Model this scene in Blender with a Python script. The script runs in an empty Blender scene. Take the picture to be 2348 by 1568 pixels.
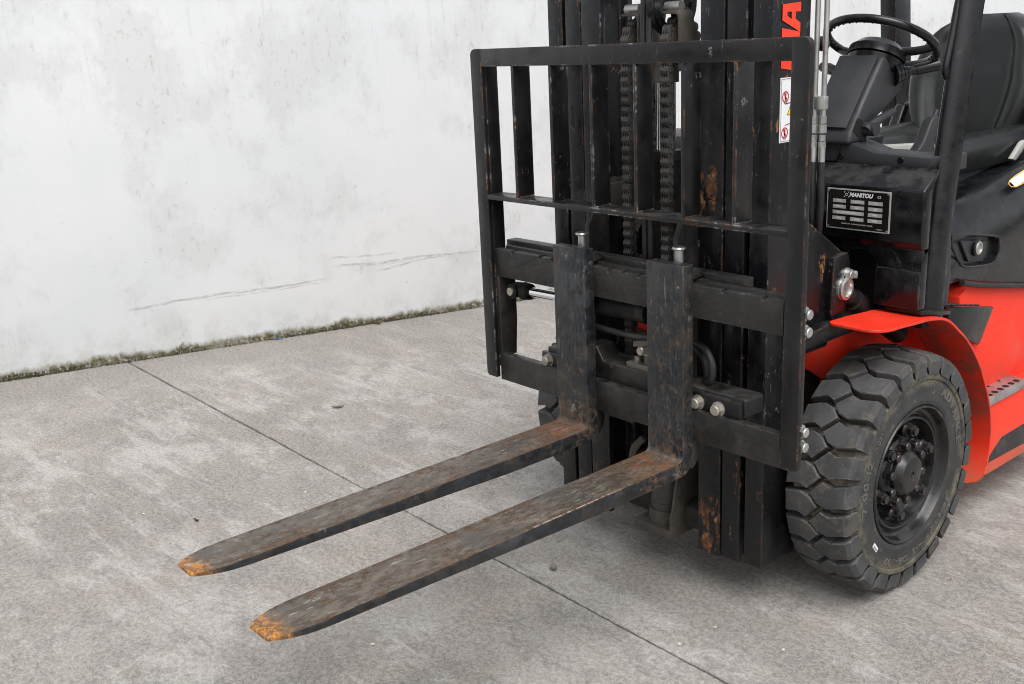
import bpy, bmesh, math, random
import numpy as np
from mathutils import Matrix, Vector, Euler
random.seed(7)
scene = bpy.context.scene
COL = scene.collection
R = math.radians

# ------------------------------------------------------------------ camera
CAM = (1.8277, -1.9226, 1.5165); YAW, PITCH, ROLL = 0.87032, 0.28360, -0.04798
F_PX = 2381.27; PW, PH = 2348.0, 1568.0          # focal length for a 2348 x 1568 picture
def cam_axes():
    cy, sy, cp, sp = math.cos(YAW), math.sin(YAW), math.cos(PITCH), math.sin(PITCH)
    f = Vector((-sy*cp, cy*cp, -sp)); r = Vector((cy, sy, 0)); u = r.cross(f)
    c, s = math.cos(ROLL), math.sin(ROLL)
    return c*r + s*u, -s*r + c*u, f
_r, _u, _f = cam_axes()
cd = bpy.data.cameras.new('camera'); cam = bpy.data.objects.new('camera', cd); COL.objects.link(cam)
cam.matrix_world = Matrix(((_r.x, _u.x, -_f.x, CAM[0]), (_r.y, _u.y, -_f.y, CAM[1]), (_r.z, _u.z, -_f.z, CAM[2]), (0, 0, 0, 1)))
cd.sensor_width = 36; cd.lens = F_PX/PW*36; cd.clip_start = .05; cd.clip_end = 200
cd.dof.use_dof = True; cd.dof.focus_distance = 2.55; cd.dof.aperture_fstop = 11.0
scene.camera = cam
def PX(u, v, ax, val):
    """point where the sight line through picture point (u, v) meets the plane ax = val"""
    d = _r*((u-PW/2)/F_PX) + _u*(-(v-PH/2)/F_PX) + _f
    i = 'xyz'.index(ax); t = (val-CAM[i])/d[i]
    return Vector(CAM) + d*t

# ------------------------------------------------------------------ sky, sun, exposure (overcast)
SUN_EL, SUN_AZ = R(58), R(118)
w = bpy.data.worlds.new('World'); scene.world = w; w.use_nodes = True
nt = w.node_tree; nt.nodes.clear()
sky = nt.nodes.new('ShaderNodeTexSky'); sky.sky_type = 'NISHITA'; sky.sun_disc = False
sky.sun_elevation = SUN_EL; sky.sun_rotation = SUN_AZ; sky.dust_density = 3.0; sky.air_density = 1.0
hs = nt.nodes.new('ShaderNodeHueSaturation'); hs.inputs['Saturation'].default_value = .20
bg = nt.nodes.new('ShaderNodeBackground'); bg.inputs['Strength'].default_value = .13
wo = nt.nodes.new('ShaderNodeOutputWorld')
nt.links.new(sky.outputs[0], hs.inputs['Color']); nt.links.new(hs.outputs[0], bg.inputs['Color']); nt.links.new(bg.outputs[0], wo.inputs['Surface'])
sd = bpy.data.lights.new('sun', 'SUN'); sd.energy = 1.5; sd.angle = R(40); sd.color = (1, .985, .965)
so = bpy.data.objects.new('sun', sd); COL.objects.link(so)
sdir = Vector((math.sin(SUN_AZ)*math.cos(SUN_EL), math.cos(SUN_AZ)*math.cos(SUN_EL), math.sin(SUN_EL)))
so.rotation_euler = sdir.to_track_quat('Z', 'Y').to_euler(); so.location = (-1, -4, 6)
vs = scene.view_settings; vs.view_transform = 'Standard'; vs.look = 'None'; vs.exposure = 0.56; vs.gamma = 1; vs.use_curve_mapping = False
scene.render.engine = 'CYCLES'; scene.cycles.use_denoising = True; scene.cycles.denoising_prefilter = 'ACCURATE'; scene.cycles.filter_width = 1.0; scene.cycles.sample_clamp_indirect = 4.0; scene.cycles.max_bounces = 6

# ------------------------------------------------------------------ mesh helpers
def box(bm, x0, x1, y0, y1, z0, z1, bev=0.0):
    m = Matrix.Translation(((x0+x1)/2, (y0+y1)/2, (z0+z1)/2)) @ Matrix.Diagonal((x1-x0, y1-y0, z1-z0, 1))
    r = bmesh.ops.create_cube(bm, size=1, matrix=m)
    if bev > 0:
        es = list({e for v in r['verts'] for e in v.link_edges})
        bmesh.ops.bevel(bm, geom=es, offset=bev, segments=2, affect='EDGES', profile=.5)
def face(bm, pts):
    return bm.faces.new([bm.verts.new(p) for p in pts])
def prism(bm, pts, ax, a, b, bev=0.0, seg=2):
    """2-D outline extruded along ax; ax='y': pts (x, z); ax='x': pts (y, z); ax='z': pts (x, y)"""
    def mk(p, t): return {'x': (t, p[0], p[1]), 'y': (p[0], t, p[1]), 'z': (p[0], p[1], t)}[ax]
    A = [bm.verts.new(mk(p, a)) for p in pts]; B = [bm.verts.new(mk(p, b)) for p in pts]; n = len(pts)
    fs = [bm.faces.new(A[::-1]), bm.faces.new(B)]
    for i in range(n): fs.append(bm.faces.new((A[i], A[(i+1) % n], B[(i+1) % n], B[i])))
    bmesh.ops.recalc_face_normals(bm, faces=fs)
    if bev > 0:
        es = [e for e in {e for f in fs for e in f.edges} if len(e.link_faces) == 2 and e.calc_face_angle(0) > .6]
        bmesh.ops.bevel(bm, geom=es, offset=bev, segments=seg, affect='EDGES', profile=.5)
def cyl(bm, p0, p1, r0, r1=None, seg=20, cap=True):
    p0, p1 = Vector(p0), Vector(p1); d = p1-p0; r1 = r0 if r1 is None else r1
    q = d.normalized().to_track_quat('Z', 'Y').to_matrix().to_4x4()
    bmesh.ops.create_cone(bm, cap_ends=cap, segments=seg, radius1=r0, radius2=r1, depth=d.length, matrix=Matrix.Translation((p0+p1)/2) @ q)
def tube(bm, pts, r, seg=10, sub=6, closed=False):
    """smooth tube through points (Catmull-Rom)"""
    P = [Vector(p) for p in pts]; n = len(P); C = []
    if n == 2: C = [P[0].lerp(P[1], i/4) for i in range(5)]
    else:
        for i in range(n if closed else n-1):
            g = (lambda k: P[k % n]) if closed else (lambda k: P[min(max(k, 0), n-1)])
            a, b, c, d = g(i-1), g(i), g(i+1), g(i+2)
            for s in range(sub):
                t = s/sub; C.append(.5*((2*b)+(c-a)*t+(2*a-5*b+4*c-d)*t*t+(3*b-a-3*c+d)*t**3))
        if not closed: C.append(P[-1])
    m = len(C); rings = []; up = None
    for i, c in enumerate(C):
        t = (C[(i+1) % m]-C[i-1]) if closed else (C[min(i+1, m-1)]-C[max(i-1, 0)]); t.normalize()
        if up is None: up = t.orthogonal().normalized()
        up = (up-t*up.dot(t)).normalized(); v = t.cross(up)
        rr = r(i/(m-1)) if callable(r) else r
        rings.append([bm.verts.new(c+(up*math.cos(2*math.pi*k/seg)+v*math.sin(2*math.pi*k/seg))*rr) for k in range(seg)])
    for i in range(m if closed else m-1):
        A, B = rings[i], rings[(i+1) % m]
        for k in range(seg):
            f = bm.faces.new((A[k], A[(k+1) % seg], B[(k+1) % seg], B[k])); f.smooth = True
    if not closed: bm.faces.new(rings[0][::-1]); bm.faces.new(rings[-1])
def lathe_x(bm, prof, seg=64, c=(0, 0, 0), close=False):
    """profile of (x, r) turned about the x axis through c"""
    rings = []
    for x, r in prof:
        if r < 1e-6: rings.append([bm.verts.new((c[0]+x, c[1], c[2]))]); continue
        rings.append([bm.verts.new((c[0]+x, c[1]+r*math.sin(2*math.pi*k/seg), c[2]+r*math.cos(2*math.pi*k/seg))) for k in range(seg)])
    n = len(rings)
    for i in range(n if close else n-1):
        A, B = rings[i], rings[(i+1) % n]
        for k in range(seg):
            a, b = A[k % len(A)], A[(k+1) % len(A)]; c2, d = B[(k+1) % len(B)], B[k % len(B)]
            q = [a]
            for v in (b, c2, d):
                if v not in q: q.append(v)
            if len(q) > 2: bm.faces.new(q).smooth = True
    bmesh.ops.recalc_face_normals(bm, faces=bm.faces)
def hexhead(bm, p, axis, r, h, washer=True, stud=False):
    p = Vector(p); a = Vector(axis).normalized(); q = p
    if washer: cyl(bm, p, p+a*.003, r*1.35, seg=20); q = p+a*.003
    cyl(bm, q, q+a*h*.85, r, seg=6); cyl(bm, q+a*h*.85, q+a*h, r*.97, r*.8, seg=12)
    if stud: cyl(bm, q+a*h, q+a*(h+r*.5), r*.55, seg=12)
def auto_smooth(me, ang=.7):
    for p in me.polygons: p.use_smooth = True
    try: me.set_sharp_from_angle(angle=ang)
    except Exception: pass
def obj(name, bm, mat, parent=None, smooth=True, ang=.7, doubles=False):
    if doubles: bmesh.ops.remove_doubles(bm, verts=bm.verts, dist=1e-5)
    me = bpy.data.meshes.new(name); bm.to_mesh(me); bm.free()
    if smooth: auto_smooth(me, ang)
    return link(name, me, mat, parent)
def link(name, me, mat, parent=None, M=None):
    o = bpy.data.objects.new(name, me); COL.objects.link(o)
    if mat is not None and not me.materials: me.materials.append(mat)
    if M is not None: o.matrix_basis = M
    if parent is not None:
        o.parent = parent; o.matrix_parent_inverse = PINV.get(parent.name, Matrix.Identity(4))
    return o
PINV = {}          # parents whose children are modelled in world coordinates
def empty(name, loc=(0, 0, 0), parent=None):
    o = bpy.data.objects.new(name, None); COL.objects.link(o); o.location = loc; o.empty_display_size = .1
    PINV[o.name] = Matrix.Translation(loc).inverted()
    if parent is not None: o.parent = parent; o.matrix_parent_inverse = PINV[parent.name]
    return o
def tag(o, label, cat, group=None):
    o['label'] = label; o['category'] = cat
    if group: o['group'] = group
    return o
def NB(): return bmesh.new()
def text_bm(body, size, depth=0.0, offset=0.0, shear=0.0, align='LEFT', spacing=1.0):
    cu = bpy.data.curves.new('t', 'FONT'); cu.body = body; cu.size = size; cu.extrude = depth; cu.offset = offset; cu.shear = shear
    cu.align_x = align; cu.align_y = 'CENTER'; cu.space_character = spacing; cu.resolution_u = 3
    o = bpy.data.objects.new('t', cu); me = bpy.data.meshes.new_from_object(o)
    bm = bmesh.new(); bm.from_mesh(me)
    bpy.data.objects.remove(o); bpy.data.meshes.remove(me); bpy.data.curves.remove(cu)
    return bm
def add_bm(dst, src, M):
    vs = [dst.verts.new(M @ v.co) for v in src.verts]; src.verts.index_update()
    for f in src.faces:
        try: dst.faces.new([vs[v.index] for v in f.verts])
        except ValueError: pass
    src.free()
# ------------------------------------------------------------------ procedural materials
class NT:
    def __init__(s, name):
        s.m = bpy.data.materials.new(name); s.m.use_nodes = True; s.t = s.m.node_tree; s.t.nodes.clear()
        s.out = s.n('ShaderNodeOutputMaterial'); s.b = s.n('ShaderNodeBsdfPrincipled'); s.l(s.b.outputs[0], s.out.inputs[0])
        s.tc = s.n('ShaderNodeTexCoord'); s.oc = s.tc.outputs['Object']; s.co = s.n('ShaderNodeNewGeometry').outputs['Position']   # world position: copies of a part wear differently
    def n(s, t, **k):
        x = s.t.nodes.new(t)
        for a, b in k.items(): setattr(x, a, b)
        return x
    def l(s, a, b): s.t.links.new(a, b)
    def put(s, sock, v):
        if hasattr(v, 'is_output') or hasattr(v, 'links'): s.l(v, sock)
        else:
            if isinstance(v, (tuple, list)) and len(v) == 3 and sock.type == 'RGBA': v = (*v, 1)
            sock.default_value = v
    def map(s, scale=(1, 1, 1), rot=(0, 0, 0), loc=(0, 0, 0), vec=None):
        x = s.n('ShaderNodeMapping'); s.l(vec or s.co, x.inputs[0])
        x.inputs['Scale'].default_value = scale; x.inputs['Rotation'].default_value = rot; x.inputs['Location'].default_value = loc
        return x.outputs[0]
    def noise(s, scale, detail=4, rough=.55, vec=None, dist=0, col=False):
        x = s.n('ShaderNodeTexNoise'); s.l(vec or s.co, x.inputs['Vector'])
        x.inputs['Scale'].default_value = scale; x.inputs['Detail'].default_value = detail; x.inputs['Roughness'].default_value = rough; x.inputs['Distortion'].default_value = dist
        return x.outputs['Color' if col else 'Fac']
    def vor(s, scale, vec=None, feat='F1', out='Distance'):
        x = s.n('ShaderNodeTexVoronoi', feature=feat); s.l(vec or s.co, x.inputs['Vector']); x.inputs['Scale'].default_value = scale
        return x.outputs[out]
    def ramp(s, fac, a, b, lo=0.0, hi=1.0):
        x = s.n('ShaderNodeMapRange'); x.interpolation_type = 'SMOOTHSTEP'; s.put(x.inputs[0], fac)
        for i, v in zip((1, 2, 3, 4), (a, b, lo, hi)): x.inputs[i].default_value = v
        return x.outputs[0]
    def math(s, op, a, b=0.0, c=0.0):
        x = s.n('ShaderNodeMath', operation=op)
        for i, v in enumerate((a, b, c)): s.put(x.inputs[i], v)
        return x.outputs[0]
    def mul(s, *a):
        r = a[0]
        for b in a[1:]: r = s.math('MULTIPLY', r, b)
        return r
    def mix(s, fac, a, b, mode='MIX'):
        x = s.n('ShaderNodeMix', data_type='RGBA', blend_type=mode); x.clamp_factor = True
        s.put(x.inputs[0], fac); s.put(x.inputs[6], a); s.put(x.inputs[7], b)
        return x.outputs[2]
    def mixf(s, fac, a, b):
        x = s.n('ShaderNodeMix', data_type='FLOAT'); s.put(x.inputs[0], fac); s.put(x.inputs[2], a); s.put(x.inputs[3], b)
        return x.outputs[0]
    def xyz(s, vec=None):
        x = s.n('ShaderNodeSeparateXYZ'); s.l(vec or s.oc, x.inputs[0]); return x.outputs
    def normal(s):
        g = s.n('ShaderNodeNewGeometry'); return s.xyz(g.outputs['Normal'])
    def edge(s, rad=.004, lo=.012, hi=.09):
        """1 on worn convex edges"""
        b = s.n('ShaderNodeBevel'); b.samples = 3; b.inputs['Radius'].default_value = rad
        g = s.n('ShaderNodeNewGeometry')
        d = s.n('ShaderNodeVectorMath', operation='DOT_PRODUCT'); s.l(b.outputs[0], d.inputs[0]); s.l(g.outputs['Normal'], d.inputs[1])
        return s.ramp(s.math('SUBTRACT', 1, d.outputs['Value']), lo, hi)
    def bump(s, h, strength=.2, dist=.002, prev=None):
        x = s.n('ShaderNodeBump'); x.inputs['Strength'].default_value = strength; x.inputs['Distance'].default_value = dist; s.put(x.inputs['Height'], h)
        if prev is not None: s.l(prev, x.inputs['Normal'])
        return x.outputs[0]
    def done(s, col, rough, metal=0.0, nor=None, spec=.5):
        s.put(s.b.inputs['Base Color'], col); s.put(s.b.inputs['Roughness'], rough); s.put(s.b.inputs['Metallic'], metal); s.put(s.b.inputs['Specular IOR Level'], spec)
        if nor is not None: s.l(nor, s.b.inputs['Normal'])
        return s.m
def dotv(x): return x

RUST = (.19, .065, .022); RUST_D = (.07, .03, .015); RUST_O = (.42, .13, .02)

def paint(name, base, rough=.42, chips=.5, dust=.25, dustcol=(.10, .085, .07), edge=True, scr=.5, leather=0.0, spec=.5, mud=0.0, low=0.0):
    s = NT(name)
    big = s.noise(3.1, 5, .6); mid = s.noise(17, 5, .6); fine = s.noise(160, 3, .6)
    dn = s.normal()
    col = s.mix(s.ramp(big, .42, .60), base, tuple(c*1.8+.001 for c in base))
    du = s.mul(s.ramp(s.noise(6.3, 7, .7), .47, .62), dust)
    col = s.mix(du, col, dustcol)
    col = s.mix(s.mul(s.ramp(dn[2], .5, .95), s.ramp(mid, .40, .58), .35), col, (.085, .08, .075))      # dust lying on upward faces
    # hairline scratches and scuffs, pale
    sc = s.ramp(s.noise(34, 5, .75, vec=s.map((5, 5, .7), (.05, .22, 0))), .62, .645)
    sc2 = s.ramp(s.noise(22, 6, .78, vec=s.map((2.2, 4, 3), (.4, .9, .6))), .635, .66)
    sm = s.mul(s.math('MAXIMUM', sc, sc2), s.ramp(s.noise(5.5, 4, .6), .50, .58), scr)
    col = s.mix(sm, col, (.16, .165, .165))
    sf = s.mul(s.ramp(s.noise(20, 8, .8), .61, .63), s.ramp(s.noise(4.1, 3, .5, vec=s.map((1, 1, 1), loc=(3, 8, 1))), .53, .60), scr)
    col = s.mix(sf, col, (.26, .27, .27))
    # rust chips
    cn = s.noise(11, 9, .75)
    chip = s.mul(s.ramp(cn, .665-.03*chips, .675-.03*chips), 1.0 if chips > 0 else 0.0)
    if edge:
        e = s.edge(.0075)
        ec = s.mul(e, s.ramp(s.noise(15, 7, .72), .56-.10*chips, .59-.10*chips))
        chip = s.math('MAXIMUM', s.mul(chip, min(1, chips*1.5)), s.mul(ec, min(1, chips*1.6)))
        col = s.mix(s.mul(e, .5), col, tuple(c*2+.022 for c in base))
    if low > 0:                                                  # scraped and rusted lower ends of the rails, one scuffed spot higher up
        P3 = s.xyz(); ln = s.noise(13, 8, .7, vec=s.map((1, 1, .45)))
        inner = s.mul(s.ramp(s.math('ABSOLUTE', s.math('SUBTRACT', P3[0], .172)), .045, .036), s.ramp(P3[1], .160, .154))
        lz = s.mul(s.ramp(P3[2], .56, .20), s.math('ADD', s.mul(inner, .10), .015))
        top_ = s.mul(s.ramp(P3[2], .42, .50), s.ramp(P3[2], .60, .54), inner, .16)
        chip = s.math('MAXIMUM', chip, s.ramp(s.math('ADD', ln, s.math('ADD', lz, top_)), .625, .640))
        dx = s.mul(s.math('SUBTRACT', P3[0], .178), 1.6); dz = s.mul(s.math('SUBTRACT', P3[2], 1.135), .72)
        dd = s.math('SQRT', s.math('ADD', s.mul(dx, dx), s.mul(dz, dz)))
        sc0 = s.ramp(s.math('ADD', dd, s.mul(s.math('SUBTRACT', s.noise(30, 6, .7, vec=s.map((1, 1, .35))), .5), .12)), .034, .026)
        chip = s.math('MAXIMUM', chip, s.mul(sc0, s.ramp(s.noise(40, 4, .6), .42, .50)))
    rc = s.mix(s.ramp(s.noise(60, 4, .6), .42, .58), (.15, .056, .022), (.055, .028, .016))
    rc = s.mix(s.ramp(s.noise(33, 3, .6), .56, .62), rc, (.27, .12, .045))
    col = s.mix(chip, col, rc)
    if edge:
        pe = s.mul(e, s.ramp(s.noise(21, 7, .75, vec=s.map((1, 1, 1), loc=(6, 1, 4))), .55, .575), s.ramp(s.noise(3.2, 3, .5), .49, .54), .8*min(1, chips*2)); col = s.mix(pe, col, (.36, .37, .37))
    if mud > 0:
        z = s.noise(5.4, 7, .75); col = s.mix(s.mul(s.ramp(z, .46, .60), mud), col, (.060, .050, .041))
    ro = s.mixf(chip, s.ramp(mid, .35, .65, rough-.10, rough+.12), .85)
    ro = s.math('ADD', ro, s.mul(du, .3))
    nb = s.bump(fine, .06, .001)
    if leather > 0: nb = s.bump(s.noise(75, 3, .55, dist=.6), leather, .003, nb)
    nb = s.bump(chip, .25, -.001, nb)
    return s.done(col, ro, 0, nb, spec)

M = {}
M['black'] = paint('black_paint', (.0042, .0042, .0050), .38, .52, .06, scr=.55)
M['mast'] = paint('mast_black_paint', (.0040, .0043, .0054), .34, .42, .05, scr=.6, spec=.42, low=1)
M['carriage'] = paint('carriage_textured_paint', (.0085, .0082, .0078), .46, .22, .30, dustcol=(.040, .034, .029), scr=.12, leather=.55, mud=.28)
M['dark'] = paint('grimy_black_paint', (.0045, .0044, .0042), .55, .1, .35, dustcol=(.030, .025, .020), edge=False, scr=.1, mud=.3, spec=.3)
M['cowl'] = paint('cowl_black_paint', (.0032, .0036, .0046), .17, .10, .06, dustcol=(.05, .048, .045), scr=.15, leather=.03, spec=.42)
M['pillar'] = paint('pillar_black_paint', (.0040, .0045, .0058), .27, .45, .05, scr=.1, leather=.12)
M['hub'] = paint('wheel_black_paint', (.0048, .0051, .0060), .28, .20, .22, dustcol=(.05, .045, .04), scr=.2)

def red_paint():
    s = NT('red_paint'); dn = s.normal()
    col = s.mix(s.ramp(s.noise(2.5, 4), .35, .7), (.78, .034, .014), (.84, .046, .020))
    du = s.mul(s.ramp(s.noise(5, 8, .72), .50, .68), .18)
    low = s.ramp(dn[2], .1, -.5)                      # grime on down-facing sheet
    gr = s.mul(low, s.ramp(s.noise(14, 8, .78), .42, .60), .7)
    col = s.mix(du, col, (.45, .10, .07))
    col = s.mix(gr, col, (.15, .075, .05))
    z = s.xyz()[2]
    col = s.mix(s.mul(s.ramp(z, .30, .10), s.ramp(s.noise(9, 6, .7), .35, .6), .55), col, (.42, .22, .12))
    e = s.edge(.006); ec = s.mul(e, s.ramp(s.noise(22, 7, .74), .52, .55))
    col = s.mix(ec, col, (.09, .045, .03))
    sp = s.ramp(s.vor(55), .10, .06); sp = s.mul(sp, s.ramp(s.noise(7, 3), .56, .64))
    col = s.mix(s.mul(sp, .6), col, (.75, .35, .25))
    nb = s.bump(s.noise(60, 3), .05, .001)
    return s.done(col, s.ramp(s.noise(9, 5), .3, .7, .36, .52), 0, nb, .35)
M['red'] = red_paint()

def fork_steel():
    s = NT('worn_fork_steel'); X, Y, Z = s.xyz(); dn = s.normal()
    flat = s.map((1, .45, .45))                                         # wear runs with the fork
    st = s.noise(60, 8, .8, vec=s.map((2.2, .5, .5))); st2 = s.noise(26, 8, .78, vec=s.map((1.8, .7, .7), loc=(3, 1, 2)))
    pat = s.noise(11, 8, .75); pat2 = s.noise(4.5, 6, .7, vec=s.map((1, 1, 1), loc=(2, 7, 5)))
    col = s.mix(s.ramp(st, .40, .62), (.0065, .0080, .0105), (.020, .024, .028))
    col = s.mix(s.mul(s.ramp(pat, .48, .60), .6), col, (.040, .034, .027))
    col = s.mix(s.mul(s.ramp(pat2, .52, .60), s.ramp(st2, .45, .58), .5), col, (.055, .062, .070))
    top = s.mul(s.ramp(dn[2], .55, .9), s.ramp(Z, .60, .50))            # load face of the blade
    bare = s.mix(s.ramp(st2, .42, .60), (.072, .055, .040), (.165, .141, .114))
    bare = s.mix(s.mul(s.ramp(pat2, .50, .60), .6), bare, (.070, .067, .063))
    col = s.mix(s.mul(top, .95), col, bare)
    rn = s.noise(34, 9, .8, vec=s.map((1.3, .8, 1))); rl = s.noise(3.3, 5, .65)
    heel = s.mul(s.ramp(Y, -.36, -.10), s.ramp(Z, .60, .49))
    rm = s.math('ADD', s.mul(top, .05), s.mul(heel, .10))
    rm = s.math('ADD', rm, s.mul(s.ramp(rl, .46, .58), .07))
    edgeband = s.mul(s.ramp(s.math('ABSOLUTE', X), .034, .056), top, .07)
    rust = s.ramp(s.math('ADD', s.math('ADD', rn, rm), edgeband), .585, .69)
    e = s.edge(.009); rust = s.math('MAXIMUM', rust, s.mul(e, s.ramp(s.noise(17, 7, .72), .47, .56), .85))
    rc = s.mix(s.ramp(s.noise(60, 6, .75), .42, .58), (.118, .066, .036), (.055, .036, .024))
    rc = s.mix(s.mul(s.ramp(s.noise(30, 6, .7), .54, .62), .6), rc, (.19, .095, .038))
    col = s.mix(s.mul(rust, .85), col, rc)
    # fresh orange rust at the very tip, fading inwards
    tipd = s.math('ADD', Y, s.mul(s.math('SUBTRACT', s.noise(30, 8, .8), .5), .16))
    tip = s.ramp(tipd, -1.128, -1.186)
    tc = s.mix(s.ramp(s.noise(90, 5, .7), .42, .58), (.56, .24, .045), (.24, .10, .03))
    col = s.mix(s.mul(tip, s.ramp(s.noise(110, 4, .7), .36, .50)), col, tc)
    # rust bloom at the bend
    bend = s.mul(s.ramp(Y, -.22, -.09), s.ramp(Y, -.040, -.070), s.ramp(dn[2], .45, .85))
    col = s.mix(s.mul(bend, s.ramp(s.noise(40, 8, .8), .47, .58), .75), col, (.185, .062, .020))
    # pale scrapes and paint transfer
    sc = s.ramp(s.noise(34, 7, .8, vec=s.map((3, .45, .45), (0, 0, .10))), .595, .62)
    sc = s.mul(sc, s.ramp(s.noise(6, 4, .6), .47, .55)); col = s.mix(s.mul(sc, s.math('ADD', s.mul(top, .6), .25)), col, (.38, .38, .35))
    pl = s.mul(s.ramp(s.noise(13, 9, .8, vec=s.map((1, .6, .8), loc=(9, 4, 3))), .635, .655), .55)
    col = s.mix(pl, col, (.27, .29, .28))
    g = s.n('ShaderNodeNewGeometry'); wx = s.xyz(g.outputs['Position'])[0]
    le = s.mul(s.ramp(s.math('ABSOLUTE', s.math('SUBTRACT', X, .0570)), .0028, .0008), s.ramp(Y, -.60, -.52), s.ramp(Y, -.22, -.32), s.ramp(Z, .48, .474), s.ramp(Z, .462, .468), s.ramp(s.noise(34, 7, .8), .47, .53), s.ramp(wx, 0, .01), .75)
    col = s.mix(le, col, (.50, .40, .32))
    nb = s.bump(st, .15, .002); nb = s.bump(s.noise(140, 5, .7), .22, .0015, nb); nb = s.bump(rust, .25, .0015, nb)
    return s.done(col, s.mixf(rust, s.ramp(st2, .4, .6, .32, .55), .80), s.mul(top, .2), nb, .5)
M['fork'] = fork_steel()

def rubber(name='tyre_rubber', c=(.044, .044, .045), brown=.55):
    s = NT(name)
    n1 = s.noise(9, 6, .65); n2 = s.noise(230, 3, .6)
    col = s.mix(s.ramp(n1, .42, .58), c, tuple(v*1.5 for v in c))
    col = s.mix(s.mul(s.ramp(s.noise(16, 8, .78), .52, .62), brown), col, (.115, .098, .078))
    e = s.edge(.006); col = s.mix(s.mul(e, s.ramp(s.noise(30, 7, .78), .48, .56), .75), col, (.20, .17, .135))
    sp = s.mul(s.ramp(s.vor(120), .10, .05), s.ramp(s.noise(10, 2), .58, .64)); col = s.mix(sp, col, (.4, .39, .36))
    nb = s.bump(n2, .25, .0012)
    return s.done(col, s.ramp(n1, .3, .7, .68, .85), 0, nb, .35)
M['rubber'] = rubber()
def groove_rubber():
    s = NT('tyre_groove_rubber')
    col = s.mix(s.ramp(s.noise(20, 6, .7), .35, .68), (.030, .028, .026), (.15, .125, .10))
    return s.done(col, .9, 0, s.bump(s.noise(150, 4), .4, .002), .2)
M['groove'] = groove_rubber()
M['lettering'] = None
def sidewall():
    s = NT('tyre_sidewall'); X, Y, Z = s.xyz()
    rr = s.math('SQRT', s.math('ADD', s.mul(Y, Y), s.mul(Z, Z)))
    n = s.noise(11, 7, .7)
    col = s.mix(s.ramp(n, .3, .7), (.030, .031, .032), (.052, .051, .049))
    band = s.mul(s.ramp(rr, .238, .260), s.ramp(s.noise(15, 8, .76, vec=s.map((1, 1, 1), loc=(5, 2, 8))), .44, .58))
    col = s.mix(s.mul(band, .75), col, (.13, .115, .080))
    col = s.mix(s.mul(s.ramp(s.noise(34, 8, .8), .56, .64), .5), col, (.16, .14, .11))
    groove = s.ramp(X, .070, .050); col = s.mix(s.mul(groove, s.ramp(s.noise(22, 6, .7), .35, .6)), col, (.24, .195, .15))
    return s.done(col, .72, 0, s.bump(s.noise(190, 3), .15, .001), .35)
M['sidewall'] = sidewall(); M['lettering'] = rubber('tyre_lettering', (.066, .066, .064), .5)

def plain(name, c, rough=.5, metal=0.0, bump=0.0, bscale=120, var=.25, dust=0.0, spec=.5, dcol=(.14, .125, .11)):
    s = NT(name); n = s.noise(8, 5, .6)
    col = s.mix(s.ramp(n, .3, .7), tuple(v*(1-var) for v in c), tuple(v*(1+var) for v in c))
    if dust > 0: col = s.mix(s.mul(s.ramp(s.noise(14, 8, .76), .48, .62), dust), col, dcol)
    nb = s.bump(s.noise(bscale, 3, .6), bump, .0015) if bump > 0 else None
    return s.done(col, s.ramp(s.noise(16, 4), .3, .7, max(.03, rough-.06), rough+.08), metal, nb, spec)
M['plastic'] = plain('dark_grey_plastic', (.029, .0305, .034), .50, 0, .22, 420, .15, .10, dcol=(.09, .085, .08))
M['gloss'] = plain('steering_plastic', (.0075, .008, .009), .27, 0, .05, 200, .15, .05)
M['hood'] = plain('hood_plastic', (.0058, .0066, .0080), .24, 0, .12, 500, .15, .12, dcol=(.10, .10, .10))
M['vinyl'] = plain('seat_vinyl', (.0095, .0105, .0105), .36, 0, .22, 260, .15, .10, dcol=(.06, .065, .06))
M['chainsteel'] = plain('oily_chain_steel', (.095, .09, .086), .38, .45, .15, 160, .3, .45, dcol=(.045, .036, .028))
M['hose'] = plain('hose_rubber', (.014, .0145, .016), .48, 0, .08, 200, .2, .25, dcol=(.06, .055, .05))
M['zinc'] = plain('zinc_plate', (.55, .55, .53), .34, .85, .05, 200, .12, .22, dcol=(.25, .22, .18))
M['dirtyzinc'] = plain('dirty_zinc', (.42, .39, .34), .46, .7, .1, 160, .25, .5, dcol=(.14, .115, .085))
M['chrome'] = plain('chrome_rod', (.82, .83, .84), .09, 1.0, 0, 100, .04)
M['greymetal'] = plain('dusty_grey_casting', (.16, .145, .125), .62, .2, .2, 120, .25, .5, dcol=(.12, .095, .07))
M['browncast'] = plain('dusty_brown_casting', (.050, .043, .036), .62, .1, .25, 120, .3, .6, dcol=(.10, .08, .06))
M['steelstep'] = plain('step_steel', (.50, .50, .50), .34, .8, .1, 200, .1, .3)
M['greyplastic'] = plain('pale_grey_plastic', (.40, .40, .37), .45, 0, .05, 200, .06, .15)
M['white'] = plain('white_decal', (.80, .81, .83), .35, 0, 0, 100, .02, .05)
M['ink'] = plain('black_ink', (.012, .012, .013), .4)
M['decalred'] = plain('orange_red_decal', (.86, .055, .022), .38, 0, .08, 400, .03)
M['signred'] = plain('sign_red', (.62, .015, .02), .4, 0, 0, 100, .02)
M['yellow'] = plain('sign_yellow', (.85, .62, .02), .4, 0, 0, 100, .02)
M['plateblack'] = plain('plate_black', (.010, .0095, .009), .22, 0, 0, 100, .1)
M['platesilver'] = plain('plate_aluminium', (.50, .49, .46), .40, .35, 0, 100, .15)
M['stripe'] = plain('black_stripe', (.016, .0165, .018), .42, 0, .05, 200, .15, .2)
M['hole'] = plain('hole_dark', (.004, .004, .004), .8)
M['amber'] = plain('amber_edge', (.75, .42, .05), .4)
M['leafbrown'] = plain('dry_leaf', (.13, .075, .035), .8, 0, .2, 200, .3)
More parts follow.
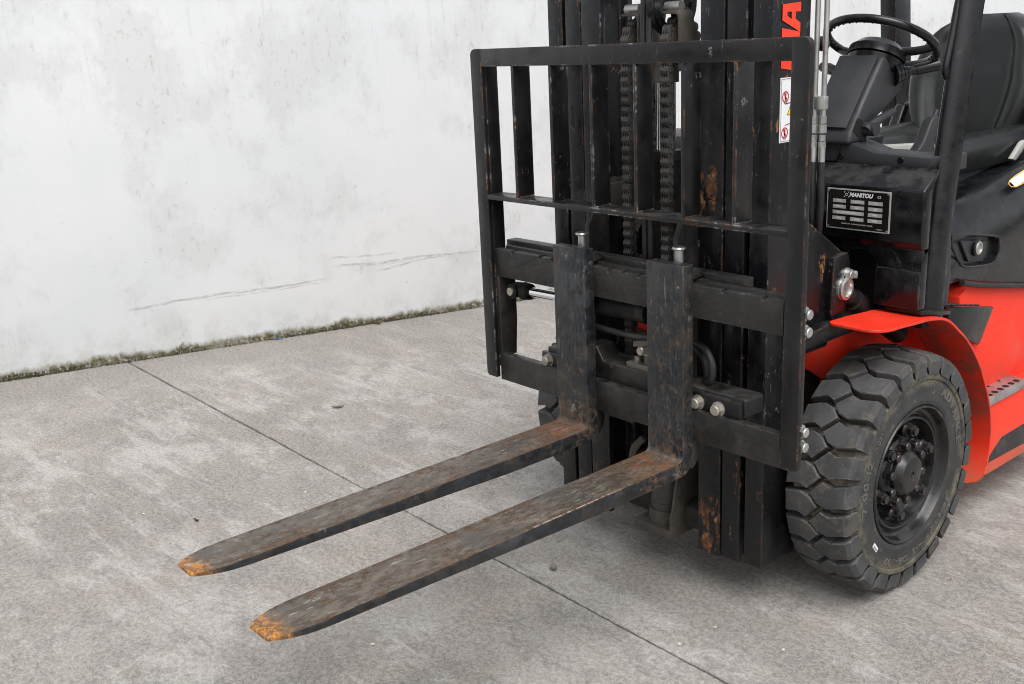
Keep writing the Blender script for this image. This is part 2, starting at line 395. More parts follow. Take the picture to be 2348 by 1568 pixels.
M['leaftan'] = plain('dry_leaf_tan', (.24, .17, .09), .8, 0, .2, 200, .3)
M['stone'] = plain('grey_stone', (.17, .155, .145), .8, 0, .4, 120, .2)
M['grit'] = plain('pale_grit', (.62, .55, .45), .8, 0, .2, 200, .2)
M['blue'] = plain('blue_scrap', (.13, .26, .50), .6)
M['moss'] = plain('moss', (.062, .055, .026), .95, 0, .3, 300, .5, .4, dcol=(.05, .045, .028))

def concrete():
    s = NT('concrete_floor'); X, Y, Z = s.xyz()
    big = s.noise(.8, 6, .65); mid = s.noise(3.1, 8, .74, vec=s.map((.55, 1.1, 1), (0, 0, .35)))
    fine = s.noise(40, 6, .78); g = s.noise(260, 2, .7); g2 = s.noise(70, 4, .8)
    col = s.mix(s.ramp(big, .44, .58), (.235, .212, .188), (.315, .292, .265))
    col = s.mix(s.mul(s.ramp(mid, .49, .58), .85), col, (.42, .400, .372))
    dk = s.noise(2.1, 8, .74, vec=s.map((1, 1, 1), loc=(7, 3, 0)))
    col = s.mix(s.mul(s.ramp(dk, .48, .60), .68), col, (.160, .144, .128))
    dk2 = s.noise(7.5, 7, .74, vec=s.map((.8, 1.2, 1), (0, 0, .5), (2, 1, 0)))
    col = s.mix(s.mul(s.ramp(dk2, .51, .60), .62), col, (.150, .136, .123))
    streak = s.noise(2.4, 8, .76, vec=s.map((.40, 2.8, 1), (0, 0, -.15)))
    col = s.mix(s.mul(s.ramp(streak, .53, .62), .65), col, (.47, .455, .43))
    # darker uneven band along the wall foot
    dw = s.math('ADD', s.math('SUBTRACT', X, s.mul(Y, .293)), 3.376)
    dd = s.math('ADD', dw, s.mul(s.math('SUBTRACT', s.noise(2.2, 7, .7), .5), 1.1))
    col = s.mix(s.mul(s.ramp(dd, .80, .20), .62), col, (.168, .152, .136))
    # brown tyre dust, darker tracks
    col = s.mix(s.mul(s.ramp(s.noise(3.6, 7, .74, vec=s.map((1.6, .6, 1), loc=(1, 9, 0))), .51, .62), .42), col, (.275, .22, .165))
    tr = s.mul(s.ramp(s.math('ABSOLUTE', s.math('SUBTRACT', s.math('ADD', X, s.mul(Y, .10)), .42)), .16, .05), s.ramp(s.noise(5, 6, .7), .46, .60), s.ramp(Y, .4, -.2), .30)
    col = s.mix(tr, col, (.15, .14, .13))
    # darker ragged patch on the floor under the mast
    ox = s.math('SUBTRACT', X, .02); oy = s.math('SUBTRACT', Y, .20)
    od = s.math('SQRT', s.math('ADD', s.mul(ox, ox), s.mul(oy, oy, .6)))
    under_mast = s.mul(s.ramp(s.math('ADD', od, s.mul(s.math('SUBTRACT', s.noise(7, 6, .7), .5), .7)), .50, .16), .32)
    col = s.mix(under_mast, col, (.10, .093, .087))
    # drips
    dr = s.mul(s.ramp(s.vor(2.7, vec=s.map((1, 1, 1), loc=(.31, .12, 0))), .055, .03), .55); col = s.mix(dr, col, (.13, .12, .11))
    # grain: fine aggregate light and dark
    col = s.mix(s.ramp(g, .40, .60), s.mix(.36, col, (.055, .052, .049)), s.mix(.24, col, (.70, .68, .65)))
    col = s.mix(s.ramp(g2, .40, .60), s.mix(.20, col, (.07, .066, .062)), s.mix(.14, col, (.70, .68, .65)))
    col = s.mix(s.mul(s.ramp(fine, .54, .64), .30), col, (.15, .14, .13))
    sp = s.ramp(s.vor(60), .10, .07); col = s.mix(s.mul(sp, s.ramp(s.noise(20, 2), .52, .58), .9), col, (.10, .095, .09))
    sp2 = s.ramp(s.vor(48, vec=s.map((1, 1, 1), loc=(3, 5, 0))), .075, .05); col = s.mix(s.mul(sp2, s.ramp(s.noise(18, 2), .53, .59), .9), col, (.74, .72, .68))
    nb = s.bump(g, .12, .002); nb = s.bump(fine, .12, .003, nb)
    return s.done(col, .84, 0, nb, .25)
M['concrete'] = concrete()
def joint_dirt():
    s = NT('joint_dirt'); X = s.xyz()[0]
    col = s.mix(s.ramp(s.noise(12, 5, .7), .4, .65), (.014, .013, .011), (.04, .036, .026))
    col = s.mix(s.ramp(X, -2.2, -3.0), col, (.17, .15, .075))
    return s.done(col, .95, 0, s.bump(s.noise(120, 4), .5, .003), .1)
M['joint'] = joint_dirt()
def wallmat():
    s = NT('painted_concrete_wall'); s.co = s.oc; X, Y, Z = s.xyz()            # local: x along the wall, z up
    col = s.mix(s.ramp(s.noise(.8, 5, .6), .35, .68), (.655, .675, .685), (.715, .725, .728))
    cl = s.ramp(s.noise(1.7, 7, .72, vec=s.map((1, 1, .8), loc=(4, 0, 2))), .48, .60)      # grey cloudy patches
    col = s.mix(s.mul(cl, .30), col, (.47, .475, .465))
    st = s.ramp(s.noise(24, 8, .8, vec=s.map((1.2, 1, .6))), .545, .63)     # mildew flecks
    col = s.mix(s.mul(st, s.math('ADD', s.mul(cl, .62), .05)), col, (.40, .40, .375))
    dr = s.ramp(s.noise(9, 8, .76, vec=s.map((2.4, 1, .20))), .54, .64)
    col = s.mix(s.mul(dr, s.ramp(Z, .9, 1.8), .34), col, (.44, .44, .425))
    # pits and spots
    sp = s.mul(s.ramp(s.vor(22), .075, .05), s.ramp(s.noise(3.5, 4, .6), .52, .58)); col = s.mix(s.mul(sp, .7), col, (.33, .32, .29))
    sp = s.mul(s.ramp(s.vor(9), .035, .02), s.ramp(Z, 1.0, .4)); col = s.mix(s.mul(sp, .85), col, (.22, .20, .16))
    # scrape lines: long wavy scratches about half a metre up
    wv = s.mul(s.math('SUBTRACT', s.noise(1.6, 4, .6, vec=s.map((1, 0, 0))), .5), .08)
    def line(z0, slope, x0, x1, wd, a, c=(.36, .35, .32)):
        nonlocal col
        zz = s.math('SUBTRACT', s.math('SUBTRACT', Z, s.math('ADD', s.mul(s.math('SUBTRACT', X, x0), slope), z0)), wv)
        ln = s.mul(s.ramp(s.math('ABSOLUTE', zz), wd, wd*.3), s.ramp(X, x0, x0+.12), s.ramp(X, x1, x1-.25))
        ln = s.mul(ln, s.ramp(s.noise(11, 7, .8, vec=s.map((1, 1, 9))), .44, .56), a); col = s.mix(ln, col, c)
    line(.27, .027, .60, 1.76, .0095, .85); line(.262, .034, 1.0, 1.80, .005, .6); line(.405, -.03, 1.66, 2.18, .008, .6); line(.357, -.02, 1.70, 2.7, .008, .75); line(.345, -.01, 1.80, 2.5, .005, .6); line(.30, .08, 1.93, 2.45, .008, .75); line(.335, -.012, 1.95, 2.6, .006, .5)
    line(1.61, -.95, .22, .80, .0020, .40, (.55, .55, .54)); line(.78, -1.3, .92, 1.12, .0018, .35, (.55, .55, .54))
    # algae at the foot
    top = s.math('ADD', s.mul(s.math('SUBTRACT', s.noise(3.2, 7, .76, vec=s.map((1, 1, .3))), .5), .16), .042)
    al = s.ramp(s.math('SUBTRACT', top, Z), -.018, .018)
    ac = s.mix(s.ramp(s.noise(60, 5, .7), .35, .65), (.070, .062, .030), (.19, .17, .095))
    col = s.mix(s.mul(al, s.ramp(s.noise(34, 5, .7), .28, .5)), col, ac)
    haze = s.ramp(Z, .26, .0); col = s.mix(s.mul(haze, s.ramp(s.noise(8, 8, .76), .46, .60), .45), col, (.47, .455, .40))
    nb = s.bump(s.noise(40, 5, .65), .12, .004); nb = s.bump(s.noise(2.2, 3, .5), .25, .02, nb)
    return s.done(col, .72, 0, nb, .3)
M['wall'] = wallmat()
# ------------------------------------------------------------------ the setting
def joint_y(x): return -.1495 - .0108*x
def slab(sign):
    """concrete slab on one side of the saw-cut joint, with a ragged worn arris"""
    bm = NB(); rnd = random.Random(3+sign); xs = []
    x = -7.0
    while x < 9.0:
        xs.append(x); x += .012 if -3.6 < x < 1.6 else .25
    e0, e1, e2, far = [], [], [], []
    off = 0
    for x in xs:
        off = off*.8 + rnd.uniform(-.0011, .0011)
        if rnd.random() < .02: off += sign*rnd.uniform(.001, .004)
        y = joint_y(x) + sign*.0036 + off
        e0.append(bm.verts.new((x, y, -.06))); e1.append(bm.verts.new((x, y+sign*.0005, -.0035))); e2.append(bm.verts.new((x, y+sign*(.0025+rnd.random()*.002), 0)))
        far.append(bm.verts.new((x, sign*9.5, 0)))
    for i in range(len(xs)-1):
        for a, b in ((e0, e1), (e1, e2), (e2, far)):
            q = (a[i], a[i+1], b[i+1], b[i]); bm.faces.new(q if sign > 0 else q[::-1])
    return bm
g = NB(); face(g, [(-7, -9.5, -.030), (9, -9.5, -.030), (9, 9.5, -.030), (-7, 9.5, -.030)])
ground = obj('ground', g, M['joint']); ground['kind'] = 'structure'
for sg in (1, -1):
    obj('concrete_slab', slab(sg), M['concrete'], ground, smooth=False)

WD = Vector((.2813, .9596, 0)); WO = Vector((-3.582, -.695, 0)); WN = Vector((.9596, -.2813, 0))
WM = Matrix.Translation(WO) @ Matrix.Rotation(math.atan2(WD.y, WD.x), 4, 'Z')
b = NB(); box(b, -4.5, 11.5, 0, .22, -.02, 3.1, .006)
wall = obj('concrete_wall', b, M['wall']); wall.matrix_basis = WM
tag(wall, 'long white painted concrete wall, mildewed and scraped, behind the forklift', 'wall')

def moss():
    bm = NB(); rnd = random.Random(11)
    for i in range(5200):
        x = rnd.uniform(-.8, 4.2); k = .5+.5*math.sin(x*9.1)+.6*math.sin(x*3.7+1)+.4*math.sin(x*23)
        if rnd.random() > .30+.35*k: continue
        h = rnd.uniform(.003, .011)*(.7+.4*max(0, k)); y = -abs(rnd.gauss(0, .006))-.001; z = rnd.uniform(0, .004) if rnd.random() < .6 else rnd.uniform(0, .022)
        if z > .004: y = -.0015
        r = rnd.uniform(.002, .006); a = rnd.random()*6
        v = [bm.verts.new((x+r*math.cos(a+t), y+r*.6*math.sin(a+t), z)) for t in (0, 2.1, 4.2)]
        p = bm.verts.new((x+rnd.uniform(-.003, .003), y-rnd.random()*.004, z+h))
        for q in range(3): bm.faces.new((v[q], v[(q+1) % 3], p))
    return bm
mo = obj('moss', moss(), M['moss'], smooth=False); mo.matrix_basis = WM; mo['kind'] = 'stuff'
tag(mo, 'olive brown moss growing along the foot of the white wall', 'moss')

def lump(r, sx, sy, sz, seed, sub=2, amp=.25):
    bm = NB(); bmesh.ops.create_icosphere(bm, subdivisions=sub, radius=r); rnd = random.Random(seed); ph = [rnd.uniform(0, 6) for _ in range(6)]
    for v in bm.verts:
        n = v.co.normalized(); k = 1+amp*(math.sin(2.1*n.x*2+ph[0])*math.sin(1.7*n.y*2+ph[1])+.6*math.sin(3.9*n.z+ph[2]+2*n.x))
        v.co = Vector((n.x*sx, n.y*sy, n.z*sz))*r*k
    zm = min(v.co.z for v in bm.verts)
    for v in bm.verts: v.co.z -= zm
    return bm
def drop(name, bm, mat, loc, label, cat, group=None, rz=0):
    o = obj(name, bm, mat, smooth=True, ang=.9); o.location = loc; o.rotation_euler.z = rz; tag(o, label, cat, group); return o
drop('pebble', lump(.011, 1.2, .9, .85, 5), M['stone'], (-.227, -.071, .0005), 'round grey pebble on the concrete between fork and mast', 'pebble')
drop('pebble', lump(.0045, 1.1, .9, .7, 6), M['grit'], (.289, -.112, .0005), 'tiny whitish pebble beside the saw-cut joint', 'pebble')
def flake(l, wd, seed, curl=.006):
    bm = NB(); rnd = random.Random(seed); n = 8; rows = []
    for i in range(n+1):
        t = i/n; wv = wd*math.sin(math.pi*min(1, t*.9+.08))*(1+rnd.uniform(-.2, .2)); z = .001+curl*(2*t-1)**2
        rows.append([bm.verts.new(((t-.5)*l, s*wv, z+(.003*abs(s)))) for s in (-1, 0, 1)])
    for i in range(n):
        for k in range(2): bm.faces.new((rows[i][k], rows[i][k+1], rows[i+1][k+1], rows[i+1][k]))
    bmesh.ops.solidify(bm, geom=bm.faces[:], thickness=.0006)
    return bm
drop('dry_leaf', flake(.055, .010, 2), M['leaftan'], (-1.962, .257, .001), 'narrow tan dry leaf lying on the open concrete', 'leaf', rz=1.0)
drop('dry_leaf', flake(.022, .006, 3, .008), M['leafbrown'], (-1.336, -.685, .001), 'small curled brown leaf beyond the fork tips', 'leaf', rz=.4)
drop('dry_leaf', flake(.040, .010, 4, .012), M['leafbrown'], tuple(WO+WD*1.953+WN*.03+Vector((0, 0, .001))), 'reddish brown leaf in the moss at the wall foot', 'leaf', rz=1.2)
drop('plastic_scrap', flake(.05, .010, 8, .003), M['blue'], tuple(WO+WD*1.385+WN*.016+Vector((0, 0, .001))), 'blue plastic scrap at the foot of the white wall', 'scrap', rz=1.3)
for i, (u, v) in enumerate(((943, 980), (1075, 890), (845, 610+330), (640, 1010), (700, 1130), (855, 1480), (1395, 1420), (1640, 1440), (1795, 1492), (2180, 1330), (330, 1180), (150, 1060))):
    p = PX(u, v, 'z', 0)
    drop('grit', lump(.0032+.0012*((i*7) % 3), 1.2, .9, .6, 20+i, 1), M['grit' if i % 3 else 'stone'], (p.x, p.y, .0005), ('tiny pale loose grit fragment on the concrete floor' if i % 3 else 'tiny dark grey loose grit fragment on the concrete floor'), 'grit', 'pale loose grit on the concrete' if i % 3 else 'dark loose grit on the concrete', rz=i)
# ------------------------------------------------------------------ the forklift
TX = -.035                                         # truck centre line
lift = empty('forklift', (TX, .9, 0))
tag(lift, 'red and black counterbalance forklift with two rusty forks, parked by the wall', 'forklift')

# ---- load backrest: welded frame, six slats, cross bar
def L_post(bm, s):
    x1 = s*.5585; pts = []
    for k in range(6):
        a = math.pi/2*k/5; pts.append((x1-s*.018*(1-math.cos(a)), 1.494-.018*(1-math.sin(a))))
    pts = [(x1, .535), (x1, .534)] [:1] + pts
    out = pts + [(s*.512, 1.494), (s*.512, .527), (x1-s*.008, .527)]
    prism(bm, out, 'y', -.016, -.001, .0015)
    box(bm, *sorted((s*.5118, s*.5225)), -.001, .043, .60, 1.486, .001)
fr = NB(); L_post(fr, -1); L_post(fr, 1)
box(fr, -.512, .512, -.0158, -.001, 1.4455, 1.4938, .0015)
box(fr, -.512, .512, -.001, .012, 1.470, 1.490, .001)
rest = obj('load_backrest', fr, M['black'], lift)
sl = NB(); box(sl, -.005, .005, -.0155, .046, 1.086, 1.4455, .0008)
slm = None
for k in range(6):
    if slm is None: o = obj('slat', sl, M['black'], rest); slm = o.data
    else: o = link('slat', slm, None, rest)
    o.location.x = -.381 + .15*k
b = NB(); box(b, -.512, .512, -.0162, .046, 1.0725, 1.0862, .001); cb = obj('cross_bar', b, M['black'], rest)
# weld fillets where slats meet the cross bar
for k in range(6):
    x = -.381+.15*k
    for s in (-1, 1):
        wb = NB(); tube(wb, [(x+s*.0065, -.012+j*.009, 1.0868+.0008*math.sin(j*2.3)) for j in range(7)], .0032, 6, 2); obj('weld_bead', wb, M['black'], rest)

# ---- carriage: upper and lower fork bars, end plates
def notched(x0, x1, z0, z1, notches, d=.011, wd=.011):
    pts = [(x0, z0), (x1, z0), (x1, z1)]
    for n in sorted(notches, reverse=True):
        pts += [(n+wd*.75, z1), (n+wd*.5, z1-d*.7), (n+wd*.15, z1-d), (n-wd*.3, z1-d*.9), (n-wd*.6, z1-d*.3), (n-wd*.7, z1)]
    return pts + [(x0, z1)]
ub = NB(); prism(ub, notched(-.5115, .499, .842, .925, (-.435, -.315, -.265, -.046, .004, .06, .100, .328, .444)), 'y', 0, .024, .0018)
box(ub, -.49, .508, .0245, .040, .846, .933, .002)
ubar = obj('upper_fork_bar', ub, M['carriage'], lift)
b = NB(); box(b, -.515, .352, .050, .088, .850, .944, .002); obj('hook_rail', b, M['carriage'], lift)
lb = NB(); prism(lb, [(-.5115, .518), (-.07, .518), (-.055, .512), (.03, .512), (.04, .518), (.499, .518), (.499, .602), (-.5115, .602)], 'y', 0, .026, .002)
obj('lower_fork_bar', lb, M['carriage'], lift)
for s in (-1, 1):
    b = NB(); x = s*.500
    prism(b, [(.000, .600), (.058, .590), (.066, .70), (.066, .842), (.000, .842)], 'x', *sorted((x, x+s*.011)), .0015)
    box(b, *sorted((s*.5118, s*.548)), .0005, .018, .56, .925, .001)
    obj('carriage_end_plate', b, M['carriage'], lift)
hb = NB(); hexhead(hb, (0, 0, 0), (1, 0, 0), .0125, .014)
hbm = None
for z in (.901, .860, .622, .585):
    if hbm is None: o = obj('hex_bolt', hb, M['zinc'], lift, ang=.4); hbm = o.data
    else: o = link('hex_bolt', hbm, None, lift)
    o.location = (.5485, .008, z); o.rotation_euler.x = z*7

# ---- side shift: cylinder, lower keepers, keeper bar
b = NB(); cyl(b, (-.475, .048, .797), (-.432, .048, .797), .023, seg=24); cyl(b, (-.44, .048, .797), (-.415, .048, .798), .027, .024, 24)
cyl(b, (-.468, .018, .797), (-.468, .06, .797), .022, seg=20); obj('rod_eye', b, M['dark'], lift)
b = NB(); cyl(b, (-.468, .012, .797), (-.468, .0185, .797), .012, seg=16); obj('pivot_pin', b, M['dirtyzinc'], lift)
b = NB(); cyl(b, (-.416, .048, .798), (-.24, .048, .803), .0145, seg=20); obj('piston_rod', b, M['chrome'], lift)
b = NB(); cyl(b, (-.255, .048, .803), (-.225, .048, .804), .031, seg=28); cyl(b, (-.225, .048, .804), (.045, .048, .812), .0285, seg=28); cyl(b, (.030, .048, .812), (.056, .048, .812), .031, seg=28)
obj('side_shift_cylinder', b, M['dark'], lift)
b = NB(); prism(b, [(-.325, .600), (.372, .600), (.380, .606), (.380, .648), (.372, .652), (-.10, .652), (-.125, .690), (-.17, .690), (-.20, .652), (-.325, .652)], 'y', .028, .100, .003)
obj('keeper_bar', b, M['carriage'], lift)
b = NB(); box(b, .205, .374, .013, .0285, .596, .646, .002); obj('keeper_block', b, M['black'], lift)
b = NB(); box(b, -.335, -.225, .013, .028, .592, .640, .002); obj('keeper_block', b, M['black'], lift)
kb = NB(); hexhead(kb, (0, 0, 0), (0, -1, 0), .0145, .016); kbm = None
for x, z in ((.310, .617), (.246, .620), (-.305, .618)):
    if kbm is None: o = obj('keeper_bolt', kb, M['dirtyzinc'], lift, ang=.4); kbm = o.data
    else: o = link('keeper_bolt', kbm, None, lift)
    o.location = (x, .013, z); o.rotation_euler.y = x*5
# valve block with fittings on the keeper bar
b = NB(); box(b, -.02, .14, .035, .095, .652, .668, .002); box(b, .035, .13, .045, .09, .668, .700, .003); prism(b, [(.01, .715), (.10, .735), (.10, .752), (.01, .732)], 'y', .03, .06, .002)
obj('valve_block', b, M['greymetal'], lift)
b = NB(); hexhead(b, (.005, .055, .668), (0, 0, 1), .010, .012); hexhead(b, (.045, .04, .712), (0, -1, 0), .013, .02); cyl(b, (.085, .03, .76), (.085, .03, .83), .009, seg=12)
for z in (.77, .79, .815): cyl(b, (.085, .03, z), (.085, .03, z+.012), .0125, seg=6)
obj('hose_fitting', b, M['dirtyzinc'], lift)
b = NB(); tube(b, [(-.23, .05, .752), (-.16, .035, .748), (-.05, .028, .746), (.04, .022, .750), (.10, .03, .758)], .0085, 10); obj('hydraulic_hose', b, M['hose'], lift)
b = NB(); tube(b, [(.20, .06, .755), (.245, .045, .748), (.268, .04, .715), (.262, .045, .675), (.235, .06, .655)], .009, 10); tube(b, [(.19, .07, .74), (.225, .06, .72), (.236, .06, .68), (.22, .07, .655)], .009, 10); obj('hydraulic_hose', b, M['hose'], lift)

# ---- forks
def fork_mesh(w, L):
    """one fork in side profile: shank up, heel bend, blade to a tapered rounded tip; x centred"""
    bm = NB(); th = .037; zt = .4715; H = .975; path = []
    # (inner y,z, outer y,z, half width)
    n = 10
    rows = [((-th, H), (0, H), w/2), ((-th, .80), (0, .80), w/2), ((-th, .62), (0, .62), w/2), ((-th, zt+.020), (0, zt+.012), w/2)]
    for k in range(1, n+1):
        a = math.pi/2*k/n
        i = (-th-.016*(1-math.cos(a)), zt+.016*(1-math.sin(a))); ro = .046
        o = (-ro*(1-math.cos(a)), (zt-.041)+ro*(1-math.sin(a))); rows.append((i, o, w/2))
    for t in (.08, .16, .26, .36, .46, .56, .66, .76, .84):
        y = -.037-t*L; thk = .041 if t < .25 else .041-(t-.25)*.036
        rows.append(((y, zt), (y, zt-thk), w/2))
    for q, hw in ((.155, .5), (.12, .5), (.090, .498), (.074, .488), (.060, .468), (.046, .438), (.032, .398), (.018, .350), (.008, .308), (.003, .282), (0, .255)):
        y = -.037-L+q; t = 1-q/L; thk = max(.0085, .041-(t-.25)*.036 - max(0, (.12-q))*.035)
        rows.append(((y, zt-(.0012 if q < .01 else 0)), (y, zt-thk), w*hw))
    V = []
    for i, o, hw in rows:
        V.append([bm.verts.new((-hw, i[0], i[1])), bm.verts.new((hw, i[0], i[1])), bm.verts.new((hw, o[0], o[1])), bm.verts.new((-hw, o[0], o[1]))])
    for a, b2 in zip(V[:-1], V[1:]):
        for k in range(4): bm.faces.new((a[k], a[(k+1) % 4], b2[(k+1) % 4], b2[k]))
    bm.faces.new(V[0]); bm.faces.new(V[-1][::-1])
    bmesh.ops.recalc_face_normals(bm, faces=bm.faces)
    es = [e for e in bm.edges if len(e.link_faces) == 2 and e.calc_face_angle(0) > .75]
    bmesh.ops.bevel(bm, geom=es, offset=.0022, segments=2, affect='EDGES', profile=.5)
    return bm
def hook_mesh(w, up):
    bm = NB(); h = w/2-.003
    if up: prism(bm, [(.0005, .966), (.020, .962), (.040, .948), (.050, .928), (.048, .905), (.041, .905), (.041, .936), (.030, .938), (.0005, .935)], 'x', -h, h, .002)
    else: prism(bm, [(.0005, .515), (.030, .515), (.034, .49), (.028, .462), (.012, .445), (.0005, .44)], 'x', -h, h, .002)
    return bm
for x, w_, L in ((.1803, .1197, 1.1568), (-.1595, .1192, 1.1514)):
    f = obj('fork', fork_mesh(w_, L), M['fork'], lift, ang=.5); f.location.x = x
    for up in (1, 0): h = obj('fork_hook', hook_mesh(w_, up), M['carriage'], f); h.matrix_parent_inverse = Matrix.Identity(4)
    b = NB(); cyl(b, (-.004, .022, .955), (-.004, .022, 1.000), .0115, seg=18); cyl(b, (-.004, .022, 1.000), (-.004, .022, 1.003), .0175, .0185, 28); cyl(b, (-.004, .022, 1.003), (-.004, .022, 1.007), .0185, .0165, 28)
    k = obj('locking_pin', b, M['zinc'], f); k.matrix_parent_inverse = Matrix.Identity(4)
f['label'] = 'fork farther from the front wheel, rusty load face'

# ---- mast: three nested rails on each side
YM = .155; ZT = 2.15
def rail(s, kind):
    bm = NB(); X = lambda h: TX+s*h
    if kind == 'outer':
        pts = [(.379, .155), (.322, .155), (.322, .175), (.360, .178), (.360, .285), (.322, .288), (.322, .303), (.379, .303)]; z0 = .132
    elif kind == 'mid':
        pts = [(.307, .153), (.248, .153), (.248, .172), (.270, .176), (.270, .276), (.248, .280), (.248, .297), (.307, .297), (.307, .280), (.290, .276), (.290, .176), (.307, .172)]; z0 = .126
    else:
        pts = [(.243, .151), (.169, .151), (.169, .170), (.205, .174), (.205, .265), (.176, .270), (.176, .285), (.243, .285), (.243, .270), (.222, .265), (.222, .174), (.243, .170)]; z0 = .120
    prism(bm, [(X(h), y) for h, y in pts], 'z', z0, ZT, .003)
    return bm
for s in (1, -1):
    for k in ('outer', 'mid', 'inner'):
        o = obj('mast_rail', rail(s, k), M['mast'], lift)
        o['label'] = {'outer': 'fixed outer mast channel', 'mid': 'middle mast channel', 'inner': 'inner mast channel'}[k]
# cross members behind the rails
for z0, z1, y0, y1, h in ((.30, .44, .31, .335, .36), (.152, .215, .19, .285, .17), (1.62, 1.72, .315, .33, .36)):
    b = NB(); box(b, TX-h, TX+h, y0, y1, z0, z1, .003); obj('mast_cross_member', b, M['dark'], lift)

# carriage side plates (run in the inner rails) with rollers
for s in (-1, 1):
    b = NB(); xo = TX+s*.150
    prism(b, [(.088, .56), (.150, .56), (.150, 1.13), (.105, 1.13), (.105, 1.085), (.060+.01, 1.015), (.060+.01, .80), (.088, .80)], 'x', *sorted((xo, xo+s*.016)), .002)
    o = obj('carriage_side_plate', b, M['carriage'], lift)
    b = NB(); cyl(b, (xo+s*.016, .215, 1.09), (xo+s*.046, .215, 1.09), .040, seg=28); box(b, *sorted((xo, xo+s*.020)), .14, .25, 1.03, 1.12, .004); obj('guide_roller', b, M['browncast'], lift)
    b = NB(); cyl(b, (xo-s*.001, .115, .97), (xo, .115, .97), .010, seg=16); box(b, *sorted((xo-s*.001, xo)), .13, .149, .93, .98); obj('plate_hole', b, M['hole'], o)
b = NB(); box(b, TX-.166, TX+.166, .091, .11, .57, .66, .003); box(b, TX-.166, TX+.166, .091, .11, .80, .90, .003); obj('carriage_cross_plate', b, M['carriage'], lift)

# ---- lift chains over pulleys
PITCHC = .0254
def link_mesh(kind):
    """leaf-chain link: figure-eight plates along +z, pins along x"""
    bm = NB(); n = 9
    def plate(x, t):
        pts = []
        for k in range(n+1):
            a = math.pi*k/n; pts.append((.0126*math.cos(a), PITCHC+.0126*math.sin(a)))
        pts.append((-.0082, PITCHC/2))
        for k in range(n+1):
            a = math.pi+math.pi*k/n; pts.append((.0126*math.cos(a), .0126*math.sin(a)))
        pts.append((.0082, PITCHC/2)); prism(bm, pts, 'x', x, x+t)
    xs = (-.0125, -.0050, .0025, .0100) if kind else (-.0088, -.0012, .0062)
    for x in xs: plate(x, .0027)
    if kind:
        for z in (0, PITCHC): cyl(bm, (-.0140, 0, z), (.0150, 0, z), .0048, seg=12)
    return bm
LK = [None, None]
def chain(x, pts):
    """pts: polyline in (y, z); links laid along it"""
    c = empty('lift_chain', (x, pts[0][0], pts[0][1]), lift)
    P = [Vector((x, y, z)) for y, z in pts]; seg = [(a, b2, (b2-a).length) for a, b2 in zip(P[:-1], P[1:])]; tot = sum(s[2] for s in seg)
    def at(d):
        for a, b2, l in seg:
            if d <= l: return a.lerp(b2, d/l)
            d -= l
        return seg[-1][1]
    for k in range(int(tot/PITCHC)):
        a, b2 = at(k*PITCHC), at((k+1)*PITCHC); q = (b2-a); kind = k % 2
        if LK[kind] is None:
            o = obj('chain_link', link_mesh(kind), M['chainsteel'], None, ang=.5); LK[kind] = o.data; o.parent = c; o.matrix_parent_inverse = PINV[c.name]
        else: o = link('chain_link', LK[kind], None, c)
        o.location = a; o.rotation_euler = (-math.atan2(q.y, q.z), 0, 0)
    return c
PR = .054
for x in (-.100, .036):
    cy_, cz_ = .140+PR, 1.492
    run = [(.140, .66), (.140, cz_)] + [(cy_-PR*math.cos(a), cz_+PR*math.sin(a)) for a in [math.pi*k/8 for k in range(1, 9)]] + [(cy_+PR, 1.0)]
    chain(x, run)
    b = NB(); lathe_x(b, [(-.0165, .012), (-.0165, .052), (-.0145, .052), (-.0145, .0405), (.0145, .0405), (.0145, .052), (.0165, .052), (.0165, .012)], 40, (x, cy_, cz_), True); obj('chain_pulley', b, M['browncast'], lift)
    # bent guard strap over the pulley
    b = NB(); xs = x+.040
    strap = [(-.052, 1.565), (-.012, 1.567), (.000, 1.564), (.006, 1.556), (.007, 1.545), (.007, 1.42), (.001, 1.42), (.001, 1.545), (-.001, 1.553), (-.006, 1.557), (-.052, 1.559)]
    prism(b, [(xs+p, z) for p, z in strap], 'y', .135, .19, .001); obj('pulley_bracket', b, M['browncast'], lift)
    b = NB(); cyl(b, (x-.02, .165, 1.576), (x+.028, .165, 1.576), .0125, seg=20); obj('pulley_pin', b, M['zinc'], lift)
# hose sheave with spokes, high in the middle
b = NB(); lathe_x(b, [(-.014, .062), (-.014, .082), (-.004, .075), (.004, .075), (.014, .082), (.014, .062), (.006, .062), (-.006, .062)], 48, (.002, .20, 1.588), True)
for k in range(5):
    a = 2*math.pi*k/5+.4; d = Vector((0, math.sin(a), math.cos(a))); n_ = Vector((0, math.cos(a), -math.sin(a)))
    c0 = Vector((.002, .20, 1.588)); pr = [c0+d*.015-n_*.006, c0+d*.064-n_*.004, c0+d*.064+n_*.004, c0+d*.015+n_*.006]
    A = [b.verts.new(p+Vector((-.005, 0, 0))) for p in pr]; B = [b.verts.new(p+Vector((.009, 0, 0))) for p in pr]
    b.faces.new(A[::-1]); b.faces.new(B)
    for i in range(4): b.faces.new((A[i], A[(i+1) % 4], B[(i+1) % 4], B[i]))
cyl(b, (-.012, .20, 1.588), (.018, .20, 1.588), .02, seg=24); obj('hose_sheave', b, M['gloss'], lift)
for x in (-.036, -.015):
    b = NB(); tube(b, [(x, .150, 1.72), (x, .137, 1.58), (x, .132, 1.45), (x, .132, 1.2), (x-.001, .134, 1.0), (x+.001, .13, .80)], .0088, 12); obj('hydraulic_hose', b, M['hose'], lift)
